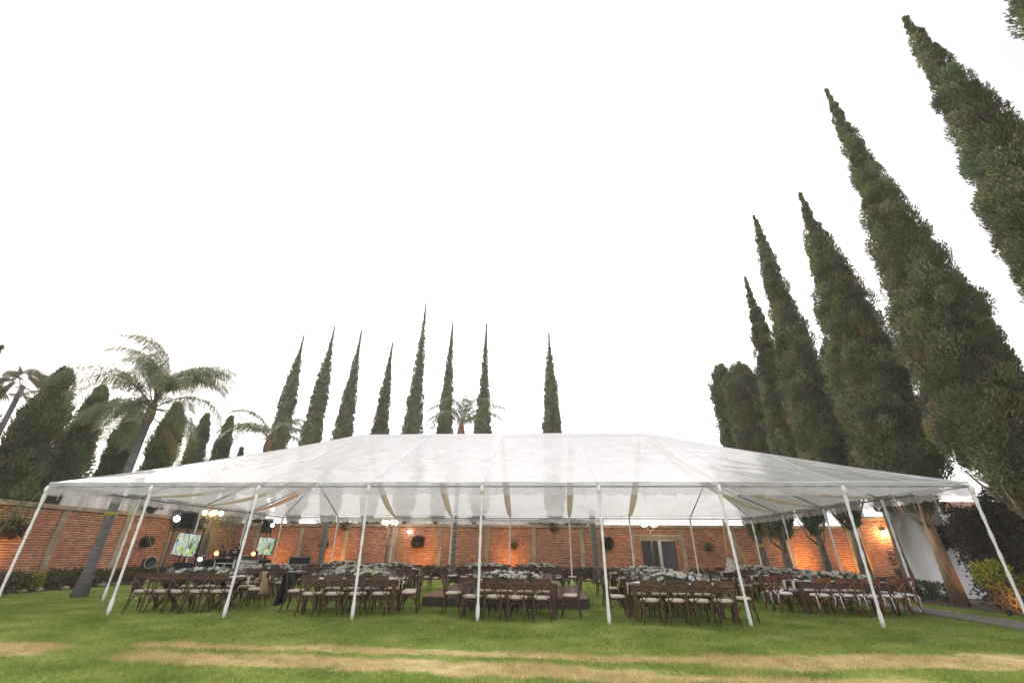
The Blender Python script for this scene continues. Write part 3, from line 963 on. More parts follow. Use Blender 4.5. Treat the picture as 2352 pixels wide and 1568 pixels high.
palm('big grey-trunked palm with arching fronds beside the tent', -13.7, 3.9, 6.45, (0.25, 0.13), 26, 3.65, 84, 0.9, (0.14, 0.16, 0.075), boot=0.17, dead=1, up=(1.0, 1.56), lw=0.024, droop=(1.9, 2.7), skirt=(3.4, 2.7, 3.9, -0.3, 0.4, -0.9, 5.0, 4.5, 1.2, -1.3, 3.1))
palm('smaller palm behind the left end of the tent', -14.5, 13.0, 7.2, (0.2, 0.12), 13, 2.9, 46, 0.7, (0.10, 0.125, 0.05), boot=0.2, dead=2, lw=0.045)
palm('thin palm with upright fronds rising above the middle of the tent', -3.1, 13.6, 8.0, (0.17, 0.13), 13, 3.3, 46, 0.75, (0.135, 0.155, 0.07), boot=0.24, dead=3, up=(0.7, 1.45), lw=0.045)
palm('low weeping palm with hanging pale fronds behind the music booth', -15.9, 12.2, 3.3, (0.12, 0.09), 12, 2.4, 46, 0.8, (0.12, 0.11, 0.05), boot=0.14, dead=4, up=(-0.2, 0.7), lw=0.035)

# far fan palm
fp = empty('palm_tree', 'distant fan palm with a round spiky head at the left edge', 'palm tree', (-23.9, 6.9, GZ))
MB().tube([(0, 0, 0), (0.2, 0, 4), (0.1, 0, 8.6)], [0.16, 0.12, 0.10], 8).build('trunk', M_['palmbark'], fp, smooth=True)
def fan_leaf(d, roll):
    """stiff fan leaf: stalk along d, then pointed blades spreading from its end"""
    d = Vector(d).normalized()
    u = d.cross(Vector((0, 0, 1))).normalized() if abs(d.z) < 0.95 else Vector((1, 0, 0))
    v = d.cross(u).normalized()
    sd = (u * math.cos(roll) + v * math.sin(roll)).normalized()
    nrm = d.cross(sd).normalized()
    base = d * 0.62
    V = []; F = []; C = []
    col = np.array(random.choice(((0.15, 0.135, 0.075), (0.17, 0.125, 0.085), (0.12, 0.125, 0.065))))
    for k in range(15):
        a_ = -1.5 + 3.0 * k / 14
        e = (d * math.cos(a_) + sd * math.sin(a_)).normalized()
        wv = e.cross(nrm).normalized() * 0.03
        b_ = len(V)
        p1 = base + e * 0.30; p2 = base + e * 0.62 + Vector((0, 0, -0.10))
        V += [tuple(base), tuple(p1 + wv), tuple(p2), tuple(p1 - wv)]; F.append((b_, b_ + 1, b_ + 2, b_ + 3))
        C += [col * random.uniform(0.75, 1.2)] * 4
    b_ = len(V)
    V += [tuple(nrm * 0.016), tuple(-nrm * 0.016), tuple(base - nrm * 0.012), tuple(base + nrm * 0.012)]; F.append((b_, b_ + 1, b_ + 2, b_ + 3)); C += [col] * 4
    return fast_mesh('frond', np.array(V), np.array(F), M_['palmleaf'], np.array(C))
for k in range(30):
    zz_ = 1 - 1.75 * (k + 0.5) / 30
    q_ = math.sqrt(max(0, 1 - zz_ * zz_))
    obj('frond', fan_leaf((q_ * math.cos(2.4 * k), q_ * math.sin(2.4 * k), zz_), random.uniform(0, PI)), fp, (0.1, 0, 8.55))

# bare trunks standing outside the back of the tent
def bare_trunk(label, x, y, h, r0, r1):
    root = empty('tree_trunk', label, 'tree trunk', (x, y, GZ), 0, 'grey bare trunks along the back of the tent')
    MB().tube([(0.03 * math.sin(5 * t_), 0, h * t_) for t_ in np.linspace(0, 1, 7)], [r0 * (1 - t_) + r1 * t_ + (0.05 if t_ == 0 else 0) for t_ in np.linspace(0, 1, 7)], 10).build('trunk', M_['palmbark'], root, smooth=True)
    return root
bare_trunk('dark bare trunk behind the centre-left tables', -10.5, 14.0, 3.6, 0.17, 0.14)
bare_trunk('straight grey bare trunk left of the iron gate', 4.40, 13.9, 3.5, 0.19, 0.16)


# hedges and bushes
ORD = ['first', 'second', 'third', 'fourth', 'fifth', 'sixth', 'seventh', 'eighth', 'ninth', 'tenth', 'eleventh', 'twelfth', 'thirteenth', 'fourteenth', 'fifteenth', 'sixteenth', 'seventeenth', 'eighteenth', 'nineteenth', 'twentieth']
ORD += ['twenty-' + o for o in ORD[:9]] + ['thirtieth'] + ['thirty-' + o for o in ORD[:9]]
def bush_mesh(rx, ry, rz, n_, ll, lw, cols, name='foliage', zc=None):
    P = unit(rng.normal(size=(n_, 3)))
    rr = rng.random((n_, 1)) ** 0.28
    bul = 1 + 0.16 * np.sin(P[:, :1] * 6 + P[:, 2:] * 5) * np.sin(P[:, 1:2] * 7)
    Q = np.sign(P) * np.abs(P) ** 0.75 * rr * bul * np.array((rx, ry, rz))
    Q[:, 2] += (zc if zc is not None else rz)
    D = unit(P + rng.normal(0, 0.6, (n_, 3)) + np.array((0, 0, 0.3)))
    C = np.array(cols)[rng.integers(0, len(cols), n_)] * (0.65 + 0.7 * rng.random((n_, 1)))
    V, Fq, c = leaf_quads(Q, D, ll * (0.6 + 0.8 * rng.random(n_)), lw, C)
    return fast_mesh(name, V, Fq, M_['leaf'], c)


HG = [(0.062, 0.085, 0.03), (0.085, 0.10, 0.035), (0.05, 0.07, 0.028), (0.10, 0.09, 0.045)]
shrub_meshes = [bush_mesh(0.42, 0.36, 0.27, 900, 0.09, 0.045, HG, zc=0.34) for _ in range(4)]
stem_me = MB().tube([(0, 0, -0.02), (0.02, 0, 0.2)], 0.03, 5).tube([(0.05, 0.04, -0.02), (0.12, 0.06, 0.22)], 0.02, 5).mesh('stem', M_['bark'])
def shrub(x, y, s, label, group):
    r_ = empty('shrub', label, 'shrub', (x, y, -0.02), random.uniform(0, 6), group)
    sz = s * random.uniform(0.88, 1.1)
    r_.scale = (sz, sz, sz)
    obj('foliage', random.choice(shrub_meshes), r_)
    obj('stem', stem_me, r_)
for k in range(17): shrub(-17.22 + random.uniform(-.06, .06), 2.2 + 0.82 * k, 1.0, 'low clipped green shrub, %s from the near end of the left wall row' % ORD[k], 'clipped shrubs along the left wall')
for k in range(36):
    x = -14.6 + 0.8 * k
    if 7.2 < x < 9.8: continue
    shrub(x, 16.2 + random.uniform(-.06, .06), 0.95, 'low clipped green shrub, %s from left in the back wall row' % ORD[k], 'clipped shrubs along the back wall')
for k in range(7): shrub(14.95 + 0.12 * k * 0 + random.uniform(-.05, .05), 5.9 + 0.75 * k, 1.0, 'low clipped dark shrub, %s from the near end before the white building' % ORD[k], 'clipped shrubs by the white building')
# white stones under the left shrubs
stone = MB().lathe([(0.02, 0), (0.13, 0.02), (0.15, 0.07), (0.08, 0.13), (0.01, 0.15)], 7).mesh('stone', M_['concrete'])
for k in range(16):
    tag(obj('stone', stone, None, (-16.95 + random.uniform(-.08, .08), 2.4 + 0.8 * k + random.uniform(-.2, .2), -0.04), (0, 0, random.uniform(0, 6)), (1.2, random.uniform(.8, 1.5), 0.9)),
        'pale rounded stone edging the shrub bed along the left wall', 'stone', 'pale stones along the left shrub bed')
for k in range(24):
    x = -13 + 0.85 * k
    tag(obj('stone', stone, None, (x + random.uniform(-.2, .2), 15.6 + random.uniform(-.05, .05), -0.04), (0, 0, random.uniform(0, 6)), (1.2, random.uniform(.8, 1.5), 0.9)),
        'pale rounded stone edging the shrub bed along the back wall', 'stone', 'pale stones along the back shrub bed')

# tall dark hedge at the right edge
hb = empty('tall_hedge', 'tall dark vine-covered hedge at the right edge', 'hedge', (16.6, 1.2, 0))
nl_ = 46000
P = np.stack([rng.uniform(-0.9, 0.9, nl_), rng.uniform(-7.5, 4.45, nl_), 3.1 * rng.random(nl_) ** 0.75], 1)
top = 3.15 + 0.25 * np.sin(P[:, 1] * 1.3) + 0.15 * np.sin(P[:, 1] * 3.1)
P[:, 2] *= top / 3.1
fr_ = rng.random(nl_) < 0.75
P[fr_, 0] = -0.85 + 0.3 * rng.random(fr_.sum()) + 0.22 * np.sin(P[fr_, 1] * 2.1) * np.sin(P[fr_, 2] * 2.6)
far_end = P[:, 1] > 4.2
D = unit(rng.normal(size=(nl_, 3)) + np.array((-0.9, 0, -0.2)))
HC = np.array([(0.040, 0.042, 0.022), (0.055, 0.042, 0.028), (0.075, 0.042, 0.032), (0.045, 0.055, 0.024)])
C = HC[rng.integers(0, 4, nl_)] * (0.7 + 0.6 * rng.random((nl_, 1)))
V, Fq, c = leaf_quads(P, D, 0.125 * (0.6 + 0.8 * rng.random(nl_)), 0.06, C)
obj('foliage', fast_mesh('foliage', V, Fq, M_['leaf'], c), hb)
MB().box((0.1, -1.5, 1.45), (1.0, 11.6, 2.9)).build('twigs', M_['bark'], hb)

# yellow-green bush, lit stack of clay pipes below it
yb = empty('bush', 'bright yellow-green leafy bush lit from below on the right', 'bush', (14.6, 3.35, -0.15))
obj('foliage', bush_mesh(0.36, 0.46, 0.34, 900, 0.11, 0.05, [(0.34, 0.32, 0.03), (0.42, 0.36, 0.03), (0.22, 0.26, 0.03), (0.13, 0.17, 0.03)], zc=1.05), yb)
MB().tube([(0, 0, 0), (0.05, 0.1, 0.9)], 0.04).tube([(0, 0.2, 0), (0.0, 0.5, 0.9)], 0.03).build('stem', M_['bark'], yb)
lc = empty('creeper', 'leafy creeper spilling over the clay pipes', 'creeper', (14.35, 1.7, 0.62))
obj('foliage', bush_mesh(0.16, 1.5, 0.22, 900, 0.12, 0.05, [(0.16, 0.17, 0.03), (0.10, 0.09, 0.03), (0.08, 0.06, 0.035), (0.22, 0.2, 0.03)], zc=0.05), lc)
cp = empty('clay_pipe_stack', 'stack of hollow clay pipes lit warm orange beside the path', 'clay pipes', (14.35, 1.2, 0))
pipe = MB()
N_ = 12
for k in range(N_):
    pass
ring = []
for r_, xx in ((0.105, 0.0), (0.105, 0.4), (0.072, 0.4), (0.072, 0.0)):
    for k in range(N_):
        a = 2 * PI * k / N_
        ring.append((xx, r_ * math.cos(a), r_ * math.sin(a)))
fs = []
for i in range(4):
    for k in range(N_):
        fs.append((i * N_ + k, i * N_ + (k + 1) % N_, ((i + 1) % 4) * N_ + (k + 1) % N_, ((i + 1) % 4) * N_ + k))
pipe.add(ring, fs)
pme = pipe.mesh('pipe', M_['clay'])
for r_ in range(4):
    for k in range(15):
        obj('pipe', pme, cp, (random.uniform(-0.05, 0.05), -0.9 + 0.217 * k + (0.108 if r_ % 2 else 0) + random.uniform(-.012, .012), 0.10 + 0.18 * r_), (random.uniform(0, 1), random.uniform(-.12, .12), random.uniform(-.12, .12)), (1, random.uniform(.88, 1.04), random.uniform(.88, 1.04)))

# ------------------------------------------------------------------ tent
ZE, ZR = 2.93, 5.70
def sag(t_): return 0.11 * 4 * t_ * (1 - t_)
def zroof(t_): return ZE + 0.10 + (ZR - ZE) * t_ - sag(t_)
tent = empty('marquee_tent', 'large clear plastic marquee tent on white wrapped poles', 'tent', (0, 0, 0))
hash_ = lambda a, b: math.sin(a * 1.9 + 1.7 * math.sin(b * 1.3)) * math.sin(b * 2.3 + 1.1 * math.sin(a * 0.9))
def panel(x0, x1, side):
    nx_, ny_ = 14, 26
    V = []
    for i in range(nx_ + 1):
        u = x0 + (x1 - x0) * i / nx_
        if side in ('f', 'b'): tm = min(1.0, (12 - abs(u)) / 6)
        else: tm = min(1.0, u / 6, (12 - u) / 6)
        bay = abs(math.sin(PI * (u - x0) / (x1 - x0)))
        for j in range(ny_ + 1):
            t_ = tm * j / ny_
            z = zroof(t_) - 0.05 * bay * math.sin(PI * min(1, t_ / max(tm, 1e-3))) - 0.028 * hash_(u * 3.4, t_ * 17) * math.sin(PI * j / ny_) * bay
            if side == 'f': p = (u, 6 * t_, z)
            elif side == 'b': p = (u, 12 - 6 * t_, z)
            elif side == 'l': p = (-12 + 6 * t_, u, z)
            else: p = (12 - 6 * t_, u, z)
            V.append(p)
    F = []
    for i in range(nx_):
        for j in range(ny_):
            a = i * (ny_ + 1) + j
            q = (a, a + ny_ + 1, a + ny_ + 2, a + 1)
            F.append(q if side in ('f', 'r') else q[::-1])
    obj('roof_panel', fast_mesh('roof_panel', np.array(V), np.array(F), M_['vinyl'], smooth=True), tent)
for i in range(8):
    panel(-12 + 3 * i, -9 + 3 * i, 'f'); panel(-12 + 3 * i, -9 + 3 * i, 'b')
for j in range(4):
    panel(3 * j, 3 * j + 3, 'l'); panel(3 * j, 3 * j + 3, 'r')

def valance(x0, x1, side):
    """hanging edge strip with scalloped bottom and soft folds"""
    n_ = 36; V = []; drop = 0.30
    for i in range(n_ + 1):
        u = x0 + (x1 - x0) * i / n_
        sc_ = drop + 0.045 * abs(math.sin(PI * i / 6)) - 0.02
        for j in range(5):
            f_ = j / 4
            off = 0.02 + 0.03 * f_ * math.sin(u * 9 + 2 * math.sin(u * 3.1)) + 0.02 * f_
            z = ZE + 0.10 - sc_ * f_
            V.append({'f': (u, -off, z), 'b': (u, 12 + off, z), 'l': (-12 - off, u, z), 'r': (12 + off, u, z)}[side])
    F = [(i * 5 + j, (i + 1) * 5 + j, (i + 1) * 5 + j + 1, i * 5 + j + 1) for i in range(n_) for j in range(4)]
    obj('valance', fast_mesh('valance', np.array(V), np.array(F), M_['vinyl_v'], smooth=True), tent)
for i in range(8):
    valance(-12 + 3 * i, -9 + 3 * i, 'f'); valance(-12 + 3 * i, -9 + 3 * i, 'b')
for j in range(4):
    valance(3 * j, 3 * j + 3, 'l'); valance(3 * j, 3 * j + 3, 'r')

# frame: eave bars, hem cords with ties, rafters, ridge
for side, a, b_ in (('f', (-12, 0), (12, 0)), ('b', (-12, 12), (12, 12)), ('l', (-12, 0), (-12, 12)), ('r', (12, 0), (12, 12))):
    MB().tube([(*a, ZE), (*b_, ZE)], 0.021, 8).build('eave_bar', M_['steel'], tent, smooth=True)
    MB().tube([(a[0] + (b_[0] - a[0]) * k / 24, a[1] + (b_[1] - a[1]) * k / 24, ZE + 0.105 + 0.01 * math.sin(k * 2.1)) for k in range(25)], 0.011, 5).build('hem_cord', M_['steel' if side == 'b' else 'whitesteel'], tent)
    ties = MB()
    nn = 32 if side in 'fb' else 16
    for k in range(nn):
        t_ = (k + 0.5) / nn
        x, y = a[0] + (b_[0] - a[0]) * t_, a[1] + (b_[1] - a[1]) * t_
        ties.tube([(x, y, ZE + 0.10), (x + 0.01, y, ZE)], 0.007, 4)
        ties.tube([(x, y + 0.01, ZE), (x + 0.015, y + 0.02, ZE - random.uniform(0.1, 0.38))], 0.006, 4)
    ties.build('tie', M_['white_cloth'], tent)['kind'] = 'stuff'
def rafter(p0, p1):
    MB().tube([p0, p1], 0.022, 6).build('rafter', M_['alu' if p0[1] == 0 else 'steel'], tent)  # front rafters coloured paler, standing in for the roof reflection that hides them
def rp(x, y):
    t_ = min(1, (12 - abs(x)) / 6, y / 6, (12 - y) / 6)
    return (x, y, ZE + (ZR - ZE) * t_ - 0.03)
for i in range(1, 8):
    x = -12 + 3 * i
    tm = min(1.0, (12 - abs(x)) / 6)
    rafter((x, 0, ZE), rp(x, 6 * tm)); rafter((x, 12, ZE), rp(x, 12 - 6 * tm))
for j in (1, 2, 3):
    y = 3 * j; tm = min(1, y / 6, (12 - y) / 6)
    rafter((-12, y, ZE), rp(-12 + 6 * tm, y)); rafter((12, y, ZE), rp(12 - 6 * tm, y))
for sx in (-1, 1):
    for y in (0, 12): rafter((12 * sx, y, ZE), (6 * sx, 6, ZR - 0.03))
MB().tube([(-6, 6, ZR - 0.02), (6, 6, ZR - 0.02)], 0.024, 6).build('ridge_bar', M_['steel'], tent)
# welded seams on the plastic
for i in range(9):
    x = -12 + 3 * i
    tm = min(1.0, (12 - abs(x)) / 6)
    if tm <= 0: continue
    for s_ in (1, -1):
        pts = [(x, 6 - s_ * (6 - 6 * tm * k / 8), zroof(tm * k / 8) + 0.006) for k in range(9)]
        MB().tube(pts, 0.009, 4, flat=0.2).build('seam', M_['white_cloth'], tent)

# poles: white cloth wound round each, knotted at the foot
foot = {1: (-8.96, -0.02), 2: (-6.0, -0.10), 3: (-2.95, 0.0), 4: (0.0, 0.02), 5: (3.0, -0.02), 6: (6.12, 0.0), 7: (9.0, 0.1)}
def pole(x, y, fx=None, fy=None, lab=None):
    fx = x if fx is None else fx; fy = y if fy is None else fy
    n_ = 22; pts = []; rr = []
    ph = random.uniform(0, 6)
    for i in range(n_ + 1):
        t_ = i / n_
        pts.append((fx + (x - fx) * t_, fy + (y - fy) * t_, GZ + (ZE - GZ) * t_))
        r_ = 0.031 + 0.005 * math.sin(i * 1.9 + ph) + 0.003 * math.sin(i * 4.1 + ph)
        if i in (1, 2): r_ += 0.013
        if i > n_ - 4: r_ += 0.012
        rr.append(r_)
    o = MB().tube(pts, rr, 9).build('pole', M_['wrap'], tent, smooth=True)
    return o
for i in range(9):
    x = -12 + 3 * i
    fx, fy = foot.get(i, (x, 0)); pole(x, 0, fx, fy)
    pole(x, 12)
for j in (1, 2, 3): pole(-12, 3 * j); pole(12, 3 * j)
# cloth knots under the corner and eave joints
for i in range(9):
    x = -12 + 3 * i
    MB().lathe([(0.035, -0.10), (0.055, -0.02), (0.06, 0.05), (0.03, 0.11)], 8, (x, -0.01, ZE - 0.09)).build('pole_wrap', M_['white_cloth'], tent, smooth=True)


def drape(p0, p1, sagd, label, m='drape', wid=0.30):
    """gathered cloth hung from the ridge to the eave"""
    root = empty('ceiling_drape', label, 'drape', p0, 0, 'cloth swags hung under the tent roof')
    p0v = Vector((0, 0, 0)); p1v = Vector(p1) - Vector(p0)
    n_ = 22; nk = 13
    side = p1v.cross(Vector((0, 0, 1))).normalized()
    V = []
    for i in range(n_ + 1):
        t_ = i / n_
        c = p0v.lerp(p1v, t_) - Vector((0, 0, 1)) * (sagd * 4 * t_ * (1 - t_))
        wd = wid * (0.25 + 0.75 * math.sin(PI * min(1, max(0, t_))) ** 0.6)
        for k in range(nk):
            s_ = k / (nk - 1) - 0.5
            fold = 0.035 * math.sin(k * 2.4) * (0.4 + 0.6 * math.sin(PI * t_)) - 0.10 * (1 - (2 * s_) ** 2) * math.sin(PI * t_)
            V.append(tuple(c + side * (s_ * wd) + Vector((0, 0, fold))))
    F = [(i * nk + k, i * nk + k + 1, (i + 1) * nk + k + 1, (i + 1) * nk + k) for i in range(n_) for k in range(nk - 1)]
    obj('cloth', fast_mesh('cloth', np.array(V), np.array(F), M_[m], smooth=True), root)
for i, nm in zip((2, 3, 4, 5, 6), ('leftmost', 'second from the left', 'middle', 'second from the right', 'rightmost')):
    x = -12 + 3 * i
    drape((x * 0.93, 6.05, ZR - 0.16), (x, 11.93, ZE + 0.05), 0.42, 'beige cloth swag at the back slope, %s of five' % nm)
for j, nm in zip((1, 2, 3), ('nearest', 'middle', 'farthest')):
    drape((5.9, 6 + 0.06 * (j - 2), ZR - 0.18), (11.93, 3 * j, ZE + 0.05), 0.55, 'cream cloth swag to the right side eave, %s of three' % nm)
    drape((-5.9, 6 + 0.06 * (j - 2), ZR - 0.18), (-11.93, 3 * j, ZE + 0.05), 0.55, ('peach' if j == 3 else 'cream') + ' cloth swag to the left side eave, %s of three' % nm, 'drape_o' if j == 3 else 'drape')

# ------------------------------------------------------------------ dance floor
df = empty('dance_floor', 'low red-brown wooden dance floor with dark skirting', 'dance floor', (0.47, 5.3, GZ), R(-1.0))
MB().bbox((0, 0, 0.12), (4.86, 5.1, 0.235), 0.015).build('skirt', M_['skirt'], df)
for a in range(4):
    for b_ in range(4):
        MB().bbox((-1.83 + 1.22 * a, -1.92 + 1.28 * b_, 0.257), (1.205, 1.265, 0.04), 0.006).build('floor_panel', M_['floor'], df)

# ------------------------------------------------------------------ chair
def arc(p0, p1, h, n_=7):
    out = []
    for i in range(n_):
        t_ = i / (n_ - 1)
        out.append((p0[0] + (p1[0] - p0[0]) * t_, p0[1] + (p1[1] - p0[1]) * t_, p0[2] + (p1[2] - p0[2]) * t_ + h * (1 - (2 * t_ - 1) ** 2)))
    return out


def seat_outline(k=1.0):
    pts = []
    for i in range(20):
        a = 2 * PI * i / 20
        x = 0.225 * math.copysign(abs(math.cos(a)) ** 0.6, math.cos(a)); y = 0.21 * math.copysign(abs(math.sin(a)) ** 0.6, math.sin(a))
        x *= 1 + 0.12 * (y / 0.21) * 0.6
        pts.append((x * k, y * k))
    return pts


def slab(prof):
    """stacked outlines (scale, z)"""
    mb = MB(); V = []; n_ = 20
    for k, z in prof:
        V += [(x, y, z) for x, y in seat_outline(k)]
    F = [(i * n_ + j, i * n_ + (j + 1) % n_, (i + 1) * n_ + (j + 1) % n_, (i + 1) * n_ + j) for i in range(len(prof) - 1) for j in range(n_)]
    F += [tuple(range(n_ - 1, -1, -1)), tuple((len(prof) - 1) * n_ + j for j in range(n_))]
    return mb.add(V, F)


def make_chair(wood, cush, ties, label):
    r_ = empty('crossback_chair', label, 'chair')
    slab([(0.98, 0.425), (1.0, 0.435), (1.0, 0.452), (0.96, 0.46)]).build('seat', M_[wood], r_)
    slab([(0.93, 0.461), (0.97, 0.475), (0.95, 0.497), (0.80, 0.512), (0.4, 0.518)]).build('cushion', M_[cush], r_, smooth=True)
    for s_ in (-1, 1):
        MB().tube([(s_ * 0.215, -0.245, 0), (s_ * 0.195, -0.205, 0.22), (s_ * 0.195, -0.195, 0.44), (s_ * 0.205, -0.215, 0.66), (s_ * 0.215, -0.265, 0.88)], [0.016, 0.02, 0.021, 0.019, 0.016], 7).build('leg', M_[wood], r_, smooth=True)
        MB().tube([(s_ * 0.225, 0.235, 0), (s_ * 0.20, 0.19, 0.24), (s_ * 0.195, 0.175, 0.43)], [0.015, 0.019, 0.021], 7).build('leg', M_[wood], r_, smooth=True)
        MB().tube(arc((s_ * 0.198, -0.198, 0.20), (s_ * 0.20, 0.19, 0.20), 0.20), 0.011, 6).build('brace', M_[wood], r_, smooth=True)
        # crossed slats sweep from one upper corner to the opposite lower corner
        pts = []
        for i in range(7):
            t_ = i / 6
            pts.append((s_ * (0.20 - 0.385 * t_), -0.262 + 0.075 * t_ - 0.045 * math.sin(PI * t_) - 0.004 * s_, 0.815 - 0.35 * t_))
        MB().tube(pts, 0.021, 6, flat=0.4).build('cross_slat', M_[wood], r_, smooth=True)
    MB().tube(arc((-0.198, -0.2, 0.19), (0.198, -0.2, 0.19), 0.215), 0.011, 6).build('brace', M_[wood], r_, smooth=True)
    MB().tube(arc((-0.20, 0.188, 0.19), (0.20, 0.188, 0.19), 0.215), 0.011, 6).build('brace', M_[wood], r_, smooth=True)
    V = []; n_ = 10
    for i in range(n_ + 1):
        t_ = i / n_; x = -0.232 + 0.464 * t_; yb = -0.262 - 0.05 * math.sin(PI * t_)
        zt = 0.885 + 0.012 * math.sin(PI * t_)
        V += [(x, yb + 0.012, 0.800), (x, yb - 0.012, 0.800), (x, yb - 0.018, zt), (x, yb + 0.006, zt)]
    F = [(i * 4 + k, i * 4 + (k + 1) % 4, (i + 1) * 4 + (k + 1) % 4, (i + 1) * 4 + k) for i in range(n_) for k in range(4)]
    F += [(3, 2, 1, 0), (n_ * 4, n_ * 4 + 1, n_ * 4 + 2, n_ * 4 + 3)]
    MB().add(V, F).build('top_rail', M_[wood], r_)
    if ties:
        for s_ in (-1, 1):
            MB().tube([(s_ * 0.19, -0.17, 0.48), (s_ * 0.215, -0.225, 0.47), (s_ * 0.225, -0.24, 0.40), (s_ * 0.21, -0.245, 0.24 + 0.04 * s_)], [0.012, 0.014, 0.01, 0.008], 5).build('tie', M_['cushion_w'], r_)
            MB().tube([(s_ * 0.215, -0.225, 0.47), (s_ * 0.25, -0.26, 0.42)], 0.009, 5).build('tie', M_['cushion_w'], r_)
    return r_


CH = make_chair('wood', 'cushion', False, 'x')
CHW = make_chair('wood_lt', 'cushion_w', True, 'x')
first = {id(CH): True, id(CHW): True}


def place_chair(proto, x, y, rz, label, group):
    if first[id(proto)]:
        first[id(proto)] = False
        o = proto; o.location = (x, y, GZ); o.rotation_euler = (0, 0, rz); o['label'] = label; o['group'] = group
        return o
    return dup(proto, (x, y, GZ), rz, label, group)


# tableware meshes
glass_me = MB().lathe([(0.036, 0.0), (0.034, 0.004), (0.006, 0.012), (0.005, 0.10), (0.030, 0.125), (0.042, 0.165), (0.040, 0.205), (0.034, 0.225)], 10, cap=False).mesh('wine_glass', M_['glass'], True)
tumbler_me = MB().lathe([(0.0, 0.004), (0.04, 0.0), (0.043, 0.06), (0.048, 0.13)], 10, cap=False).mesh('tumbler', M_['blueglass'], True)
plate_me = MB().lathe([(0.0, 0.003), (0.09, 0.002), (0.15, 0.018), (0.155, 0.022), (0.148, 0.022), (0.09, 0.008), (0.0, 0.008)], 16, cap=False).mesh('plate', M_['plate'], True)
nap_me = MB().bbox((0, 0, 0.030), (0.085, 0.20, 0.022), 0.006).mesh('napkin', M_['white_cloth'])


def hang_mesh():
    V = []; F = []
    prof = [(-0.20, 0.008), (-0.03, 0.010), (0.006, 0.004), (0.013, -0.03), (0.014, -0.14), (0.018, -0.24)]
    for i, (x, z) in enumerate(prof):
        for k in range(5):
            V.append((x + 0.004 * math.sin(k * 2 + i), -0.075 + 0.0375 * k + 0.004 * math.sin(i), z + 0.002 * math.sin(k * 3)))
    for (x, z) in prof[::-1]:
        for k in range(5): V.append((x + (0.005 if z < 0 else 0), -0.075 + 0.0375 * k, z + (0.004 if z > 0 else 0)))
    n_ = 12
    for i in range(n_ - 1):
        for k in range(4): F.append((i * 5 + k, i * 5 + k + 1, (i + 1) * 5 + k + 1, (i + 1) * 5 + k))
    return fast_mesh('napkin', np.array(V), np.array(F), M_['napkin'])
HANG = hang_mesh()

# roses: cup of overlapping petals
def rose_mesh(col, seed):
    rs = np.random.default_rng(seed)
    V = []; F = []; C = []
    for lay, (r_, h, n_) in enumerate(((0.018, 0.045, 4), (0.034, 0.05, 5), (0.05, 0.042, 6))):
        for k in range(n_):
            a = 2 * PI * k / n_ + lay * 0.5 + rs.uniform(-.2, .2)
            w_ = 2.2 * PI / n_ / 2
            b_ = len(V)
            for da in (-w_ * 0.6, w_ * 0.6): V.append((0.3 * r_ * math.cos(a + da), 0.3 * r_ * math.sin(a + da), -0.005))
            for da in (w_, -w_): V.append((r_ * math.cos(a + da), r_ * math.sin(a + da), h * 0.6))
            rr = r_ * (1.05 + 0.25 * (lay == 2)); zz = h + rs.uniform(-.006, .006) - 0.012 * (lay == 2)
            for da in (w_ * 0.6, -w_ * 0.6): V.append((rr * math.cos(a + da), rr * math.sin(a + da), zz))
            F += [(b_, b_ + 1, b_ + 2, b_ + 3), (b_ + 3, b_ + 2, b_ + 4, b_ + 5)]
            C += [np.array(col) * rs.uniform(0.9, 1.05)] * 6
    return fast_mesh('rose', np.array(V), np.array(F), M_['petal'], np.array(C).clip(0, .85), True)
ROSES = [rose_mesh(c, i) for i, c in enumerate(((0.78, 0.76, 0.70), (0.80, 0.76, 0.64), (0.76, 0.76, 0.75), (0.78, 0.70, 0.56), (0.80, 0.79, 0.76)))]
GG = [(0.11, 0.135, 0.085), (0.16, 0.185, 0.135), (0.075, 0.105, 0.05), (0.20, 0.22, 0.175), (0.13, 0.17, 0.06)]


def garland(cx, cy, rz, z, L, label):
    r_ = empty('flower_garland', label, 'flower garland', (cx, cy, z), rz, 'white rose garlands on the tables')
    n_ = int(L * 620)
    x = rng.uniform(-L / 2, L / 2, n_)
    ph = rng.random(n_) * PI
    env = np.sqrt(np.clip(1 - (2 * x / L) ** 4, 0.05, 1))
    rad = rng.random(n_) ** 0.45
    y = 0.20 * env * rad * np.cos(ph); zz = 0.19 * env * rad * np.sin(ph) + 0.01
    D = unit(np.stack([rng.normal(0, .6, n_), np.cos(ph), np.sin(ph) * 0.8 + 0.2], 1) + rng.normal(0, .35, (n_, 3)))
    C = np.array(GG)[rng.integers(0, 5, n_)] * (0.7 + 0.6 * rng.random((n_, 1)))
    V, Fq, c = leaf_quads(np.stack([x, y, zz], 1), D, 0.085 * (0.6 + 0.8 * rng.random(n_)), 0.035, C)
    o = obj('greenery', fast_mesh('greenery', V, Fq, M_['leaf'], c), r_)
    nr = int(L * 28)
    for k in range(nr):
        xr = -L / 2 + L * (k + 0.5) / nr + random.uniform(-.03, .03)
        e = math.sqrt(max(0.1, 1 - (2 * xr / L) ** 4))
        a = random.uniform(0.25, PI - 0.25)
        p = Vector((xr, 0.205 * e * math.cos(a), 0.185 * e * math.sin(a) + 0.03))
        d = Vector((random.uniform(-.3, .3), math.cos(a), math.sin(a) + 0.25)).normalized()
        ro = obj('rose', ROSES[random.randrange(5)], r_, p)
        ro.rotation_euler = d.to_track_quat('Z', 'Y').to_euler()
        s_ = random.uniform(0.72, 1.2); ro.scale = (s_, s_, s_)
    return r_


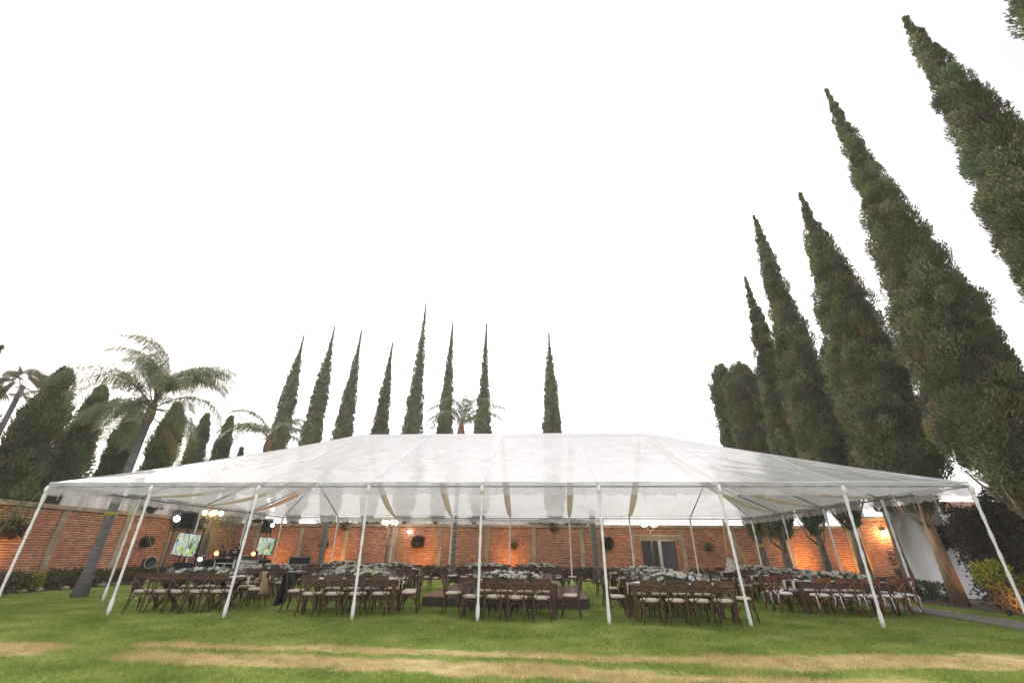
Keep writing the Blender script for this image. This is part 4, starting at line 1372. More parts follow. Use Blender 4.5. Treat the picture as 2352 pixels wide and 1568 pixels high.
def table(desc, cx, cy, deg, L, kind, near, far_, left, right, white=False, gar=1.5, W=0.98):
    """farm table with its chairs, plates, glasses, napkins and flowers"""
    rz = R(deg)
    t_ = empty('farm_table', ('dark wooden farm table with crossed legs, the ' if kind == 'x' else 'dark wooden farm table with square legs, the ') + desc, 'table', (cx, cy, GZ), rz, 'farm tables under the tent')
    H = 0.76
    pw = W / 5
    for k in range(5):
        MB().bbox((0, -W / 2 + pw * (k + 0.5), H - 0.02), (L + random.uniform(-.006, .006), pw - 0.005, 0.04), 0.004).build('plank', M_['table'], t_)
    if kind == 'x':
        MB().box((0, 0, H - 0.07), (L - 0.3, 0.1, 0.06)).build('stretcher', M_['table'], t_)
        for s_ in (-1, 1):
            for q in (-1, 1):
                MB().tube([(s_ * (L / 2 - 0.45) - 0.30 * q, -0.03 * q, 0), (s_ * (L / 2 - 0.45) + 0.30 * q, 0.03 * q, H - 0.05)], 0.055, 4).build('leg', M_['table'], t_)
            MB().box((s_ * (L / 2 - 0.45), 0, H - 0.065), (0.75, W - 0.2, 0.05)).build('batten', M_['table'], t_)
    else:
        for s_ in (-1, 1):
            MB().bbox((0, s_ * (W / 2 - 0.045), H - 0.095), (L - 0.10, 0.03, 0.11), 0.003).build('apron', M_['table'], t_)
            MB().bbox((s_ * (L / 2 - 0.06), 0, H - 0.095), (0.03, W - 0.13, 0.11), 0.003).build('apron', M_['table'], t_)
            for q in (-1, 1):
                MB().bbox((s_ * (L / 2 - 0.075), q * (W / 2 - 0.07), (H - 0.042) / 2), (0.10, 0.10, H - 0.042), 0.008).build('leg', M_['table'], t_)
    ca, sa = math.cos(rz), math.sin(rz)
    def wp(x, y): return cx + ca * x - sa * y, cy + sa * x + ca * y
    proto = CHW if white else CH
    kindlab = 'white-cushioned chair' if white else 'crossback chair'
    group = 'chairs around the ' + desc
    onm = ['first', 'second', 'third', 'fourth', 'fifth']
    zt = GZ + H + 0.001
    def settings(x, y, inx, iny, where, endnap, pos=''):
        ang = math.atan2(-inx, iny)
        px, py = wp(x, y)
        tag(obj('plate', plate_me, None, (px, py, zt), (0, 0, 0)), 'white dinner plate laid on the ' + desc, 'plate', 'plates on the ' + desc)
        if endnap:
            e = wp(x - inx * 0.20, y - iny * 0.20)
            tag(obj('napkin', HANG, None, (e[0], e[1], zt + 0.002), (0, 0, rz + math.atan2(-iny, -inx))), '%scream napkin hanging over the %s end of the %s' % (pos, where, desc), 'napkin', 'napkins on the ' + desc)
        else:
            tag(obj('napkin', nap_me, None, (px, py, zt), (0, 0, rz + ang + random.uniform(-.06, .06))), 'white folded napkin lying on a plate of the ' + desc, 'napkin', 'folded napkins on the ' + desc)
        for q in (0, 1):
            gx_, gy_ = wp(x + inx * 0.20 + iny * (0.08 + 0.09 * q) + random.uniform(-.01, .01), y + iny * 0.20 - inx * (0.08 + 0.09 * q) + random.uniform(-.01, .01))
            tag(obj('wine_glass', glass_me, None, (gx_, gy_, zt), None, (1, 1, random.choice((0.85, 1.0, 1.08)))), 'clear stemmed glass standing on the ' + desc, 'glass', 'glasses on the ' + desc)
    def row(n_, side):
        sp = (L - 0.14) / n_
        for k in range(n_):
            x = -L / 2 + 0.07 + sp * (k + 0.5) + random.uniform(-.02, .02)
            y = side * (W / 2 + 0.27 + random.uniform(-.04, .10))
            px, py = wp(x, y)
            lb = '%s, %s from left on the %s side of the %s' % (kindlab, onm[k], 'near' if side < 0 else 'far', desc)
            place_chair(proto, px, py, rz + (0 if side < 0 else PI) + random.uniform(-.13, .13), lb, group)
            settings(x, side * (W / 2 - 0.20), 0, -side, '', False)
    row(near, -1); row(far_, 1)
    def end(n_, side):
        for k in range(n_):
            y = (k - (n_ - 1) / 2) * 0.5
            x = side * (L / 2 + 0.30 + random.uniform(-.03, .05))
            px, py = wp(x, y)
            pos = '' if n_ == 1 else ('nearer ' if k == 0 else 'farther ')
            lb = '%s%s at the %s end of the %s' % (pos, kindlab, 'left' if side < 0 else 'right', desc)
            place_chair(proto, px, py, rz + (-PI / 2 if side < 0 else PI / 2) + random.uniform(-.07, .07), lb, group)
            settings(side * (L / 2 - 0.20), y, -side, 0, 'left' if side < 0 else 'right', True, pos)
    end(left, -1); end(right, 1)
    if gar: garland(cx, cy, rz, zt, gar, 'garland of white roses and greenery along the ' + desc)
    for k in range(4):
        x = (-0.42 + 0.28 * k) * gar
        px, py = wp(x, -0.235)
        tag(obj('tumbler', tumbler_me, None, (px, py, zt), (0, 0, 0)), 'pale blue glass tumbler, %s from left before the flowers on the %s' % (onm[k], desc), 'tumbler', 'tumblers on the ' + desc)


table('front centre table', 0.70, 1.17, -5, 2.4, 'post', 4, 4, 1, 1)
table('front centre-right table', 4.87, 0.93, -1.5, 2.4, 'post', 4, 4, 1, 1)
table('front centre-left table', -3.55, 1.50, 6, 2.4, 'post', 4, 4, 1, 2)
table('front right table', 9.82, 2.87, 0, 2.5, 'post', 4, 4, 2, 2, white=True, gar=1.8)
table('front left table', -7.95, 1.55, 7, 2.45, 'x', 5, 4, 0, 1)
table('middle left table', -8.0, 5.0, 5, 2.4, 'x', 4, 4, 0, 0)
table('back left table', -7.7, 10.3, 4, 2.4, 'post', 4, 4, 0, 0)
table('middle centre-left table', -4.75, 4.75, 5, 2.4, 'post', 4, 4, 0, 2)
table('back centre-left table', -4.75, 8.3, 3, 2.4, 'post', 4, 4, 0, 1)
table('left dance-floor table', -0.92, 9.75, -1, 2.3, 'post', 4, 4, 2, 0, gar=1.3)
table('right dance-floor table', 1.40, 9.71, -1, 2.3, 'post', 4, 4, 0, 1, gar=1.3)
table('middle centre-right table', 5.1, 3.60, -1, 2.4, 'post', 4, 4, 1, 1)
table('back centre-right table', 5.3, 6.75, -1, 2.4, 'post', 4, 4, 1, 1)
table('middle right table', 9.95, 5.65, 0, 2.4, 'post', 4, 4, 1, 1, gar=1.8)
table('back right table', 10.1, 8.75, 0, 2.4, 'post', 4, 4, 1, 1, gar=1.6)

# ------------------------------------------------------------------ things lying on chairs and tables
def cloth_over(name, label, cat, x, y, rz, m, wid, front, back, ztop, sway=0.02):
    r_ = empty(name, label, cat, (x, y, GZ), rz)
    V = []; F = []; n_ = 13
    prof = [(0.045, ztop - front), (0.04, ztop - front * 0.5), (0.03, ztop - 0.03), (0.0, ztop + 0.012), (-0.035, ztop - 0.03), (-0.055, ztop - back * 0.4), (-0.075, ztop - back * 0.75), (-0.10, ztop - back)]
    for j, (yy, z) in enumerate(prof):
        for k in range(n_):
            u = k / (n_ - 1) - 0.5
            fl = 1.0 + 0.25 * abs(j - 3) / 4
            V.append((u * wid * fl, yy + sway * math.sin(k * 1.7 + j * 0.4) * abs(j - 3) / 3, z + 0.01 * math.sin(k * 2.2) * (j in (0, 7))))
    for j in range(len(prof) - 1):
        for k in range(n_ - 1): F.append((j * n_ + k, j * n_ + k + 1, (j + 1) * n_ + k + 1, (j + 1) * n_ + k))
    o = obj('cloth', fast_mesh('cloth', np.array(V), np.array(F), M_[m], smooth=True), r_)
    so = o.modifiers.new('thick', 'SOLIDIFY'); so.thickness = 0.012; so.offset = 1.0
    return r_
cloth_over('shawl', 'tan woven shawl hanging over the end chair of the front left table', 'shawl', -6.18, 1.50, PI / 2 + R(7), 'shawl', 0.34, 0.25, 0.52, 0.905)
cloth_over('jacket', 'black jacket draped over the left end chair of the front centre-left table', 'jacket', -5.36, 1.30, -PI / 2 + R(6), 'blackcloth', 0.50, 0.3, 0.74, 0.905, 0.03)
rb = empty('blanket', 'small folded red blanket on a far chair of the front centre-left table', 'blanket', (-3.25, 2.33, 0.475), 0.2)
MB().bbox((0, 0, 0.05), (0.26, 0.2, 0.09), 0.03).build('fold', M_['red'], rb, smooth=True)
MB().bbox((0.02, 0.0, 0.12), (0.22, 0.17, 0.06), 0.02).build('fold', M_['red'], rb, smooth=True)

# wedding cake
ck = empty('wedding_cake', 'white tiered cake with flowers on the back right table', 'cake', (9.25, 8.55, GZ + 0.762))
for r_, z, h in ((0.20, 0.02, 0.15), (0.15, 0.172, 0.14), (0.10, 0.314, 0.13)):
    MB().lathe([(r_ * 0.97, z), (r_, z + 0.01), (r_, z + h - 0.01), (r_ * 0.96, z + h)], 20).build('tier', M_['plate'], ck, smooth=False)
MB().lathe([(0.24, 0), (0.24, 0.018)], 20).build('board', M_['alu'], ck)
for k in range(16):
    a = k * 1.1; z = 0.05 + 0.028 * k; rr_ = 0.20 if z < 0.17 else (0.15 if z < 0.31 else 0.10)
    ro = obj('rose', ROSES[k % 5], ck, (rr_ * math.cos(a), rr_ * math.sin(a), z))
    ro.rotation_euler = Vector((math.cos(a), math.sin(a), 0.4)).to_track_quat('Z', 'Y').to_euler()
for k in range(3): obj('rose', ROSES[k], ck, (0.04 * math.cos(2 * k), 0.04 * math.sin(2 * k), 0.45))

# ------------------------------------------------------------------ lamps of the garden
def lamp_post(label, x, y, z=2.80, fx=0.0, power=35):
    r_ = empty('lamp_post', label, 'lamp post', (x, y, GZ), 0, 'garden lamp posts with lit globes')
    MB().tube([(fx, 0, 0), (fx * 0.8, 0, 0.3), (0, 0, z - 0.25)], [0.07, 0.055, 0.045], 10).build('post', M_['iron'], r_, smooth=True)
    arms = MB()
    for k in range(4):
        a = PI / 4 + PI / 2 * k
        arms.tube([(0, 0, z - 0.3), (0.2 * math.cos(a), 0.2 * math.sin(a), z - 0.22), (0.36 * math.cos(a), 0.36 * math.sin(a), z - 0.1)], 0.018, 6)
    arms.build('arms', M_['iron'], r_)
    for k in range(4):
        a = PI / 4 + PI / 2 * k
        p = (0.36 * math.cos(a), 0.36 * math.sin(a), z + 0.05)
        MB().lathe([(0.115 * math.sin(PI * i / 10) + 0.001, -0.115 * math.cos(PI * i / 10)) for i in range(11)], 14, p).build('globe', M_['globe'], r_, smooth=True)
    l = bpy.data.lights.new('globe_light', 'POINT'); l.energy = power; l.color = (1.0, 0.66, 0.34); l.shadow_soft_size = 0.3
    obj('globe_light', l, r_, (0, 0, z + 0.1))
    return r_
lamp_post('black lamp post with four lit globes behind the centre-left tables', -6.95, 14.2, 2.82)
lamp_post('black lamp post with four lit globes in front of the iron gate', 7.35, 13.6, 2.76)
lamp_post('lamp post with glowing globes behind the tall speaker on the left', -15.1, 10.9, 3.05)

def uplight(label, x, y, aim, energy, col=(1.0, 0.44, 0.08), spread=110, z=0.0):
    r_ = empty('uplight', label, 'uplight', (x, y, z), 0, 'small orange uplights at the foot of the walls')
    MB().lathe([(0.05, -0.03), (0.055, 0.08), (0.06, 0.10), (0.05, 0.11)], 10).build('housing', M_['black'], r_)
    if z > 0.1: MB().tube([(0, 0, 0), (0, 0, -z - 0.05)], 0.012).build('stake', M_['black'], r_)
    l = bpy.data.lights.new('uplight_lamp', 'SPOT'); l.energy = energy; l.color = col; l.spot_size = R(spread); l.spot_blend = 1.0; l.shadow_soft_size = 0.08
    o = obj('uplight_lamp', l, r_, (0, 0, 0.16))
    o.rotation_euler = (-Vector(aim)).to_track_quat('Z', 'Y').to_euler()
for x, y, aim, e_, lb in ((-11.0, 15.55, (0, 0.9, 0.42), 42, 'small uplight at the back wall behind the flight case'),
                      (-5.6, 15.55, (0, 0.9, 0.42), 36, 'small uplight at the back wall below the broad dark planter'),
                      (-0.3, 15.55, (0, 0.9, 0.42), 42, 'small uplight at the back wall behind the dance floor'),
                      (16.4, 15.55, (0, 0.9, 0.42), 70, 'small uplight at the back wall among the right trunks'),
                      (18.9, 15.55, (0.3, 0.9, 0.42), 50, 'small uplight at the right corner column of the wall'),
                      (-16.6, 3.6, (-0.9, 0, 0.42), 55, 'small uplight at the foot of the left brick wall'),
                      (-14.6, 15.55, (0, 0.9, 0.42), 30, 'small uplight behind the music booth')):
    uplight(lb, x, y, aim, e_ * 1.45, z=0.5)
uplight('small warm uplight in front of the clay pipes', 13.95, 2.6, (0.72, 0.25, 0.5), 12, (1.0, 0.62, 0.16), 140)
uplight('small warm uplight at the foot of the pale cypress trunk', 15.25, 4.25, (-0.45, 0.55, 1), 14, (1.0, 0.50, 0.2), 100)

wl = empty('wall_lantern', 'lit lantern with metal hood fixed on the fine brick wall', 'wall lantern', (21.0, 16.1, 2.45))
MB().lathe([(0.16, 0.16), (0.13, 0.20), (0.03, 0.27)], 6).build('hood', M_['iron'], wl)
MB().lathe([(0.08, -0.14), (0.13, 0.15)], 6).build('glass', M_['lantern'], wl)
MB().tube([(0, 0.1, 0.24), (0, -0.02, 0.28)], 0.02).build('bracket', M_['iron'], wl)
l = bpy.data.lights.new('lantern_light', 'POINT'); l.energy = 55; l.color = (1.0, 0.6, 0.25); l.shadow_soft_size = 0.12
obj('lantern_light', l, wl, (0, -0.25, 0))

sw = empty('wall_light', 'small round white light fixed high on the back wall', 'wall light', (-6.5, 16.78, 2.42))
MB().tube([(0, 0.1, 0), (0, 0, 0)], 0.03).build('bracket', M_['iron'], sw)
MB().lathe([(0.085 * math.sin(PI * i / 8) + 0.001, -0.085 * math.cos(PI * i / 8)) for i in range(9)], 12, (0, -0.06, 0)).build('bulb', M_['spotw'], sw, smooth=True)

# ------------------------------------------------------------------ planters on the walls
def wall_planter(label, x, y, z, s, green=False):
    r_ = empty('wall_planter', label, 'wall planter', (x, y, z), 0, 'dark planters fixed on the walls')
    MB().lathe([(0.05, -0.2), (0.17, -0.05), (0.20, 0.05), (0.18, 0.05), (0.1, -0.05)], 10).build('pot', M_['pot'], r_)
    cols = [(0.10, 0.12, 0.04), (0.13, 0.13, 0.05)] if green else [(0.030, 0.022, 0.018), (0.045, 0.03, 0.022), (0.04, 0.036, 0.022)]
    obj('plant', bush_mesh(0.27, 0.2, 0.24, 700, 0.11, 0.04, cols, 'plant', 0.05), r_)
    r_.scale = (s, s, s)
wall_planter('dark dried planter on the left wall near the photo edge', -17.55, 4.2, 1.98, 1.25)
wall_planter('dark round planter on the left wall above the round dish', -17.55, 10.3, 1.66, 0.85)
wall_planter('dark planter behind the bare trunk on the back wall', -11.7, 16.65, 1.62, 0.8)
wall_planter('broad dark planter in the middle of the orange-lit bay', -5.9, 16.65, 1.80, 1.2)
wall_planter('small green planter behind the dance floor', -0.05, 16.65, 1.66, 0.7, True)
wall_planter('dark planter beside the trunk left of the gate', 5.5, 16.65, 1.82, 1.15)
wall_planter('small dark-centred planter right of the gate', 11.3, 16.65, 1.66, 0.75, True)
wall_planter('dark drooping planter on the white building', 16.8, 7.0, 1.95, 1.5)

def bowl_planter(label, x, y, z, s):
    r_ = empty('bowl_planter', label, 'bowl planter', (x, y, z), random.uniform(0, 6), 'bowl planters along the wall tops')
    MB().lathe([(0.12, 0.0), (0.30, 0.30), (0.33, 0.32), (0.28, 0.32)], 12).build('bowl', M_['pot'], r_)
    obj('plant', bush_mesh(0.48, 0.45, 0.16, 420, 0.16, 0.04, [(0.06, 0.06, 0.03), (0.08, 0.055, 0.04), (0.05, 0.06, 0.03)], 'plant', 0.36), r_)
    r_.scale = (s, s, s)
bowl_planter('bowl planter on the back wall right of the lit globes', -6.95, 16.95, 2.89, 0.85)
bowl_planter('bowl planter with trailing stems on the back wall', -4.95, 16.95, 2.89, 0.9)
bowl_planter('bowl planter on the back wall behind the middle palm trunk', -2.55, 16.95, 2.89, 0.75)
bowl_planter('bowl planter on the left wall nearest the camera', -17.75, 10.1, 2.97, 0.9)
bowl_planter('bowl planter on the left wall above the speaker', -17.75, 12.4, 2.97, 0.95)
bowl_planter('bowl planter on the left wall farthest from the camera', -17.75, 14.7, 2.97, 0.95)
# creepers lying along the wall top
for x, y, z, rx, lb in ((2.7, 17.0, 3.0, 2.0, 'green creeper trailing along the top of the back wall'), (-10.3, 17.0, 3.0, 2.2, 'dark creeper hanging from the back wall near its left corner')):
    r_ = empty('creeper', lb, 'creeper', (x, y, z))
    obj('foliage', bush_mesh(rx, 0.25, 0.16, 1300, 0.13, 0.06, [(0.14, 0.18, 0.05), (0.10, 0.13, 0.04), (0.06, 0.07, 0.03)], zc=0.0), r_)
    obj('shoot', bush_mesh(0.2, 0.15, 0.25, 200, 0.13, 0.05, [(0.07, 0.08, 0.03), (0.06, 0.045, 0.03)], 'shoot', -0.25), r_, (-0.3, -0.22, 0))
# leafy branch in front of the left wall
r_ = empty('bush', 'leafy green branch growing before the left wall', 'bush', (-16.9, 3.6, 0))
obj('foliage', bush_mesh(0.28, 0.6, 0.7, 420, 0.14, 0.05, [(0.09, 0.13, 0.035), (0.13, 0.16, 0.05)], zc=2.75), r_)
MB().tube([(0.0, -0.5, 0), (0.05, -0.4, 1.5), (0, 0.0, 3.0)], [0.05, 0.04, 0.015]).build('stem', M_['bark'], r_)
r_ = empty('bush', 'tiny yellow-green plant between the shrubs at the left wall', 'bush', (-17.0, 5.35, 0))
obj('foliage', bush_mesh(0.15, 0.16, 0.22, 240, 0.12, 0.05, [(0.36, 0.34, 0.03), (0.28, 0.30, 0.04)], zc=0.3), r_)
MB().tube([(0, 0, 0), (0, 0, 0.3)], 0.02).build('stem', M_['bark'], r_)
# potted plant at the right corner
r_ = empty('potted_plant', 'dark potted plant before the fine brick wall', 'potted plant', (20.4, 14.6, 0))
MB().lathe([(0.28, 0), (0.5, 0.45), (0.55, 0.75), (0.45, 0.75)], 12).build('pot', M_['pot'], r_)
obj('plant', bush_mesh(0.5, 0.4, 0.4, 300, 0.25, 0.06, [(0.07, 0.045, 0.03), (0.09, 0.05, 0.04)], 'plant', 1.25), r_)

# ------------------------------------------------------------------ music corner
def screenmat():
    """long curved streaks: thin contour lines of stretched noise, in several colours over a pale blue ground"""
    m, t, n_, b_ = newmat('lit screen with coloured light streaks')
    tc = n_.new('ShaderNodeTexCoord')
    specs = [((0.03, 0.05, 0.05), 25, 0.9, 0.10, 1), ((0.08, 0.30, 0.80), -20, 1.3, 0.07, 2), ((0.14, 0.60, 0.05), 30, 1.1, 0.05, 3), ((0.02, 0.04, 0.03), -50, 1.0, 0.045, 4),
             ((0.85, 0.55, 0.42), 75, 0.9, 0.05, 5), ((0.85, 0.92, 1.0), -8, 1.4, 0.035, 6), ((0.75, 0.80, 0.04), 55, 0.9, 0.014, 7), ((0.25, 0.70, 0.10), -30, 1.3, 0.012, 8)]
    prev = None
    for i, (c, ang, sc_, wd, sd) in enumerate(specs):
        mp = n_.new('ShaderNodeMapping')
        mp.vector_type = 'POINT'
        mp.inputs['Rotation'].default_value = (0, R(ang), 0)
        mp.inputs['Location'].default_value = (sd * 3.37, 0, sd * 1.21)
        mp.inputs['Scale'].default_value = (7.0, 1.0, 1.5)
        t.links.new(tc.outputs['Object'], mp.inputs['Vector'])
        nz = n_.new('ShaderNodeTexNoise')
        nz.inputs['Scale'].default_value = sc_
        nz.inputs['Detail'].default_value = 1.2
        t.links.new(mp.outputs[0], nz.inputs['Vector'])
        sb = n_.new('ShaderNodeMath'); sb.operation = 'SUBTRACT'; sb.inputs[1].default_value = 0.5
        t.links.new(nz.outputs['Fac'], sb.inputs[0])
        ab = n_.new('ShaderNodeMath'); ab.operation = 'ABSOLUTE'
        t.links.new(sb.outputs[0], ab.inputs[0])
        mr = n_.new('ShaderNodeMapRange')
        mr.inputs[1].default_value = wd * 0.6; mr.inputs[2].default_value = wd
        mr.inputs[3].default_value = 1; mr.inputs[4].default_value = 0
        t.links.new(ab.outputs[0], mr.inputs[0])
        mx = n_.new('ShaderNodeMix'); mx.data_type = 'RGBA'
        t.links.new(mr.outputs[0], mx.inputs[0])
        if prev is None: mx.inputs[6].default_value = (0.28, 0.42, 0.58, 1)
        else: t.links.new(prev, mx.inputs[6])
        mx.inputs[7].default_value = (*c, 1)
        prev = mx.outputs[2]
    t.links.new(prev, b_.inputs['Emission Color'])
    b_.inputs['Emission Strength'].default_value = 0.34
    b_.inputs['Base Color'].default_value = (0.02, 0.02, 0.02, 1)
    b_.inputs['Roughness'].default_value = 0.3
    return m
M_['screen'] = screenmat()

def tower(label, x, y, zs, w_, h_, tilt, rz):
    """flat screen on a dark stand"""
    r_ = empty('screen', label, 'screen', (x, y, GZ), rz, 'lit screens beside the music booth')
    s_ = MB().bbox((0, 0, 0), (w_ + 0.05, 0.06, h_ + 0.05), 0.01).build('frame', M_['black'], r_, loc=(0, 0, zs), rot=(0, tilt, 0))
    MB().box((0, 0, 0), (w_, 0.006, h_)).build('display', M_['screen'], s_, loc=(0, -0.036, 0))
    MB().bbox((0, 0.12, 0.5), (0.62, 0.3, 1.0), 0.02).build('stand', M_['blackcloth'], r_)
    MB().tube([(0, 0.12, 0.95), (0, 0.10, zs)], 0.03).build('post', M_['black'], r_)
    return r_
tower('larger lit screen with coloured streaks left of the music booth', -11.82, 5.55, 1.60, 0.95, 0.74, R(5), R(-2))
tower('smaller lit screen with coloured streaks right of the music booth', -12.1, 11.2, 1.60, 0.80, 0.75, R(4), R(2))

def speaker(label, x, y, z0, w_, h_, rz):
    r_ = empty('loudspeaker', label, 'loudspeaker', (x, y, GZ), rz, 'black loudspeakers on stands')
    MB().bbox((0, 0, z0 + h_ / 2), (w_, 0.42, h_), 0.03).build('cabinet', M_['black'], r_)
    MB().bbox((0, -0.215, z0 + h_ / 2), (w_ * 0.86, 0.02, h_ * 0.86), 0.01).build('grille', M_['blackcloth'], r_)
    MB().tube([(0, 0.1, 0.0), (0, 0.1, z0)], 0.03, 8).build('post', M_['black'], r_)
    for k in range(3):
        a = 2 * PI * k / 3 + 0.5
        MB().tube([(0, 0.1, 0.7), (0.5 * math.cos(a), 0.1 + 0.5 * math.sin(a), 0.02)], 0.018).build('leg', M_['black'], r_)
    return r_
speaker('tall black loudspeaker above the larger screen', -12.68, 6.4, 2.18, 0.58, 0.62, R(8))
speaker('slim black loudspeaker above the smaller screen', -12.45, 11.5, 2.2, 0.32, 0.68, R(-6))

def stage_light(label, x, y, z, r0, m, rz, post, energy, pitch=0.25):
    r_ = empty('stage_light', label, 'stage light', (x, y, z), rz, 'lit stage lights of the music corner')
    h = obj('head', MB().lathe([(r0 * 0.6, -0.30), (r0 * 1.1, -0.22), (r0 * 1.15, 0.0), (r0 * 1.02, 0.0)], 14).mesh('head', M_['black'], True), r_)
    h.rotation_euler = (PI / 2 + pitch, 0, 0)
    obj('lens', MB().lathe([(r0, 0.0), (r0 * 0.7, 0.02), (0.004, 0.03)], 14).mesh('lens', M_[m], True), h, (0, 0, -0.01))
    MB().box((-r0 * 1.3, 0.12, -0.05), (0.03, 0.08, 0.3)).box((r0 * 1.3, 0.12, -0.05), (0.03, 0.08, 0.3)).box((0, 0.12, -0.21), (r0 * 2.8, 0.1, 0.04)).build('yoke', M_['black'], r_)
    if post: MB().tube([(0, 0.12, -0.22), (0, 0.12, -z)], 0.025, 8).build('post', M_['black'], r_)
    l = bpy.data.lights.new('stage_lamp', 'SPOT'); l.energy = energy; l.spot_size = R(60); l.spot_blend = 0.6; l.shadow_soft_size = r0
    l.color = (1, 0.97, 0.93) if m == 'spotw' else (1, 0.3, 0.08)
    lo = obj('stage_lamp', l, r_, (0, -0.1, 0)); lo.rotation_euler = (PI / 2, 0, 0)
stage_light('large lit white stage light beside the tall speaker', -13.05, 6.15, 2.49, 0.13, 'spotw', 0.35, True, 8)
stage_light('small lit white stage light beside the slim speaker', -12.02, 11.25, 2.5, 0.095, 'spotw', 0.5, True, 5)
stage_light('small lit white light low at the left end of the music booth', -12.5, 7.4, 1.03, 0.085, 'spotw', 0.2, True, 5)
stage_light('lit orange light at the left front corner of the booth top', -12.22, 7.9, 1.24, 0.10, 'spoto', 0.3, False, 6)
stage_light('lit orange light at the right front corner of the booth top', -10.60, 7.9, 1.24, 0.09, 'spoto', 0.3, False, 6)
# crossbar that carries the upper stage light
cb = empty('lighting_bar', 'black lighting bar on a stand above the larger screen', 'lighting bar', (-12.7, 6.45, GZ))
MB().tube([(-0.7, 0, 2.20), (0.75, 0, 2.20)], 0.03, 6).tube([(-0.7, 0, 2.12), (0.75, 0, 2.12)], 0.02, 6).build('bar', M_['black'], cb)
for k in range(4): MB().box((-0.55 + 0.36 * k, 0, 2.27), (0.12, 0.12, 0.12)).build('clamp', M_['black'], cb)
MB().tube([(0.72, 0, 0), (0.72, 0, 2.2)], 0.03).build('post', M_['black'], cb)

bo = empty('music_booth', 'black music booth with white truss front and white panel', 'music booth', (-11.37, 8.05, GZ))
MB().bbox((0, 0.35, 1.10), (1.95, 0.7, 0.05), 0.01).build('top', M_['black'], bo)
MB().box((-0.55, 0.06, 0.54), (0.80, 0.03, 1.06)).build('panel', M_['blackcloth'], bo)
p_ = MB().box((0.40, 0.06, 0.54), (1.08, 0.03, 1.06)).build('panel', M_['white_cloth'], bo); p_['label'] = 'white cloth panel'
MB().box((-1.25, 0.3, 0.52), (0.55, 0.6, 1.04)).build('cloth_box', M_['blackcloth'], bo)
for s_, m in ((0, 'whitesteel'), (1, 'black')):
    x0, x1 = (-0.92, -0.02) if s_ == 0 else (0.02, 0.92)
    tr_ = MB()
    for z in (0.92, 0.35): tr_.tube([(x0, 0, z), (x1, 0, z)], 0.022 if s_ == 0 else 0.014, 6)
    for k in range(4):
        a = x0 + (x1 - x0) * k / 4; c_ = x0 + (x1 - x0) * (k + 1) / 4
        tr_.tube([(a, 0, 0.35 if k % 2 else 0.92), (c_, 0, 0.92 if k % 2 else 0.35)], 0.012, 5)
    for x in (x0, x1): tr_.tube([(x, 0, 0), (x, 0, 1.06)], 0.018, 6)
    tr_.build('truss', M_[m], bo)
MB().bbox((0.1, 0.35, 1.16), (0.7, 0.4, 0.07), 0.015).build('mixer', M_['black'], bo)


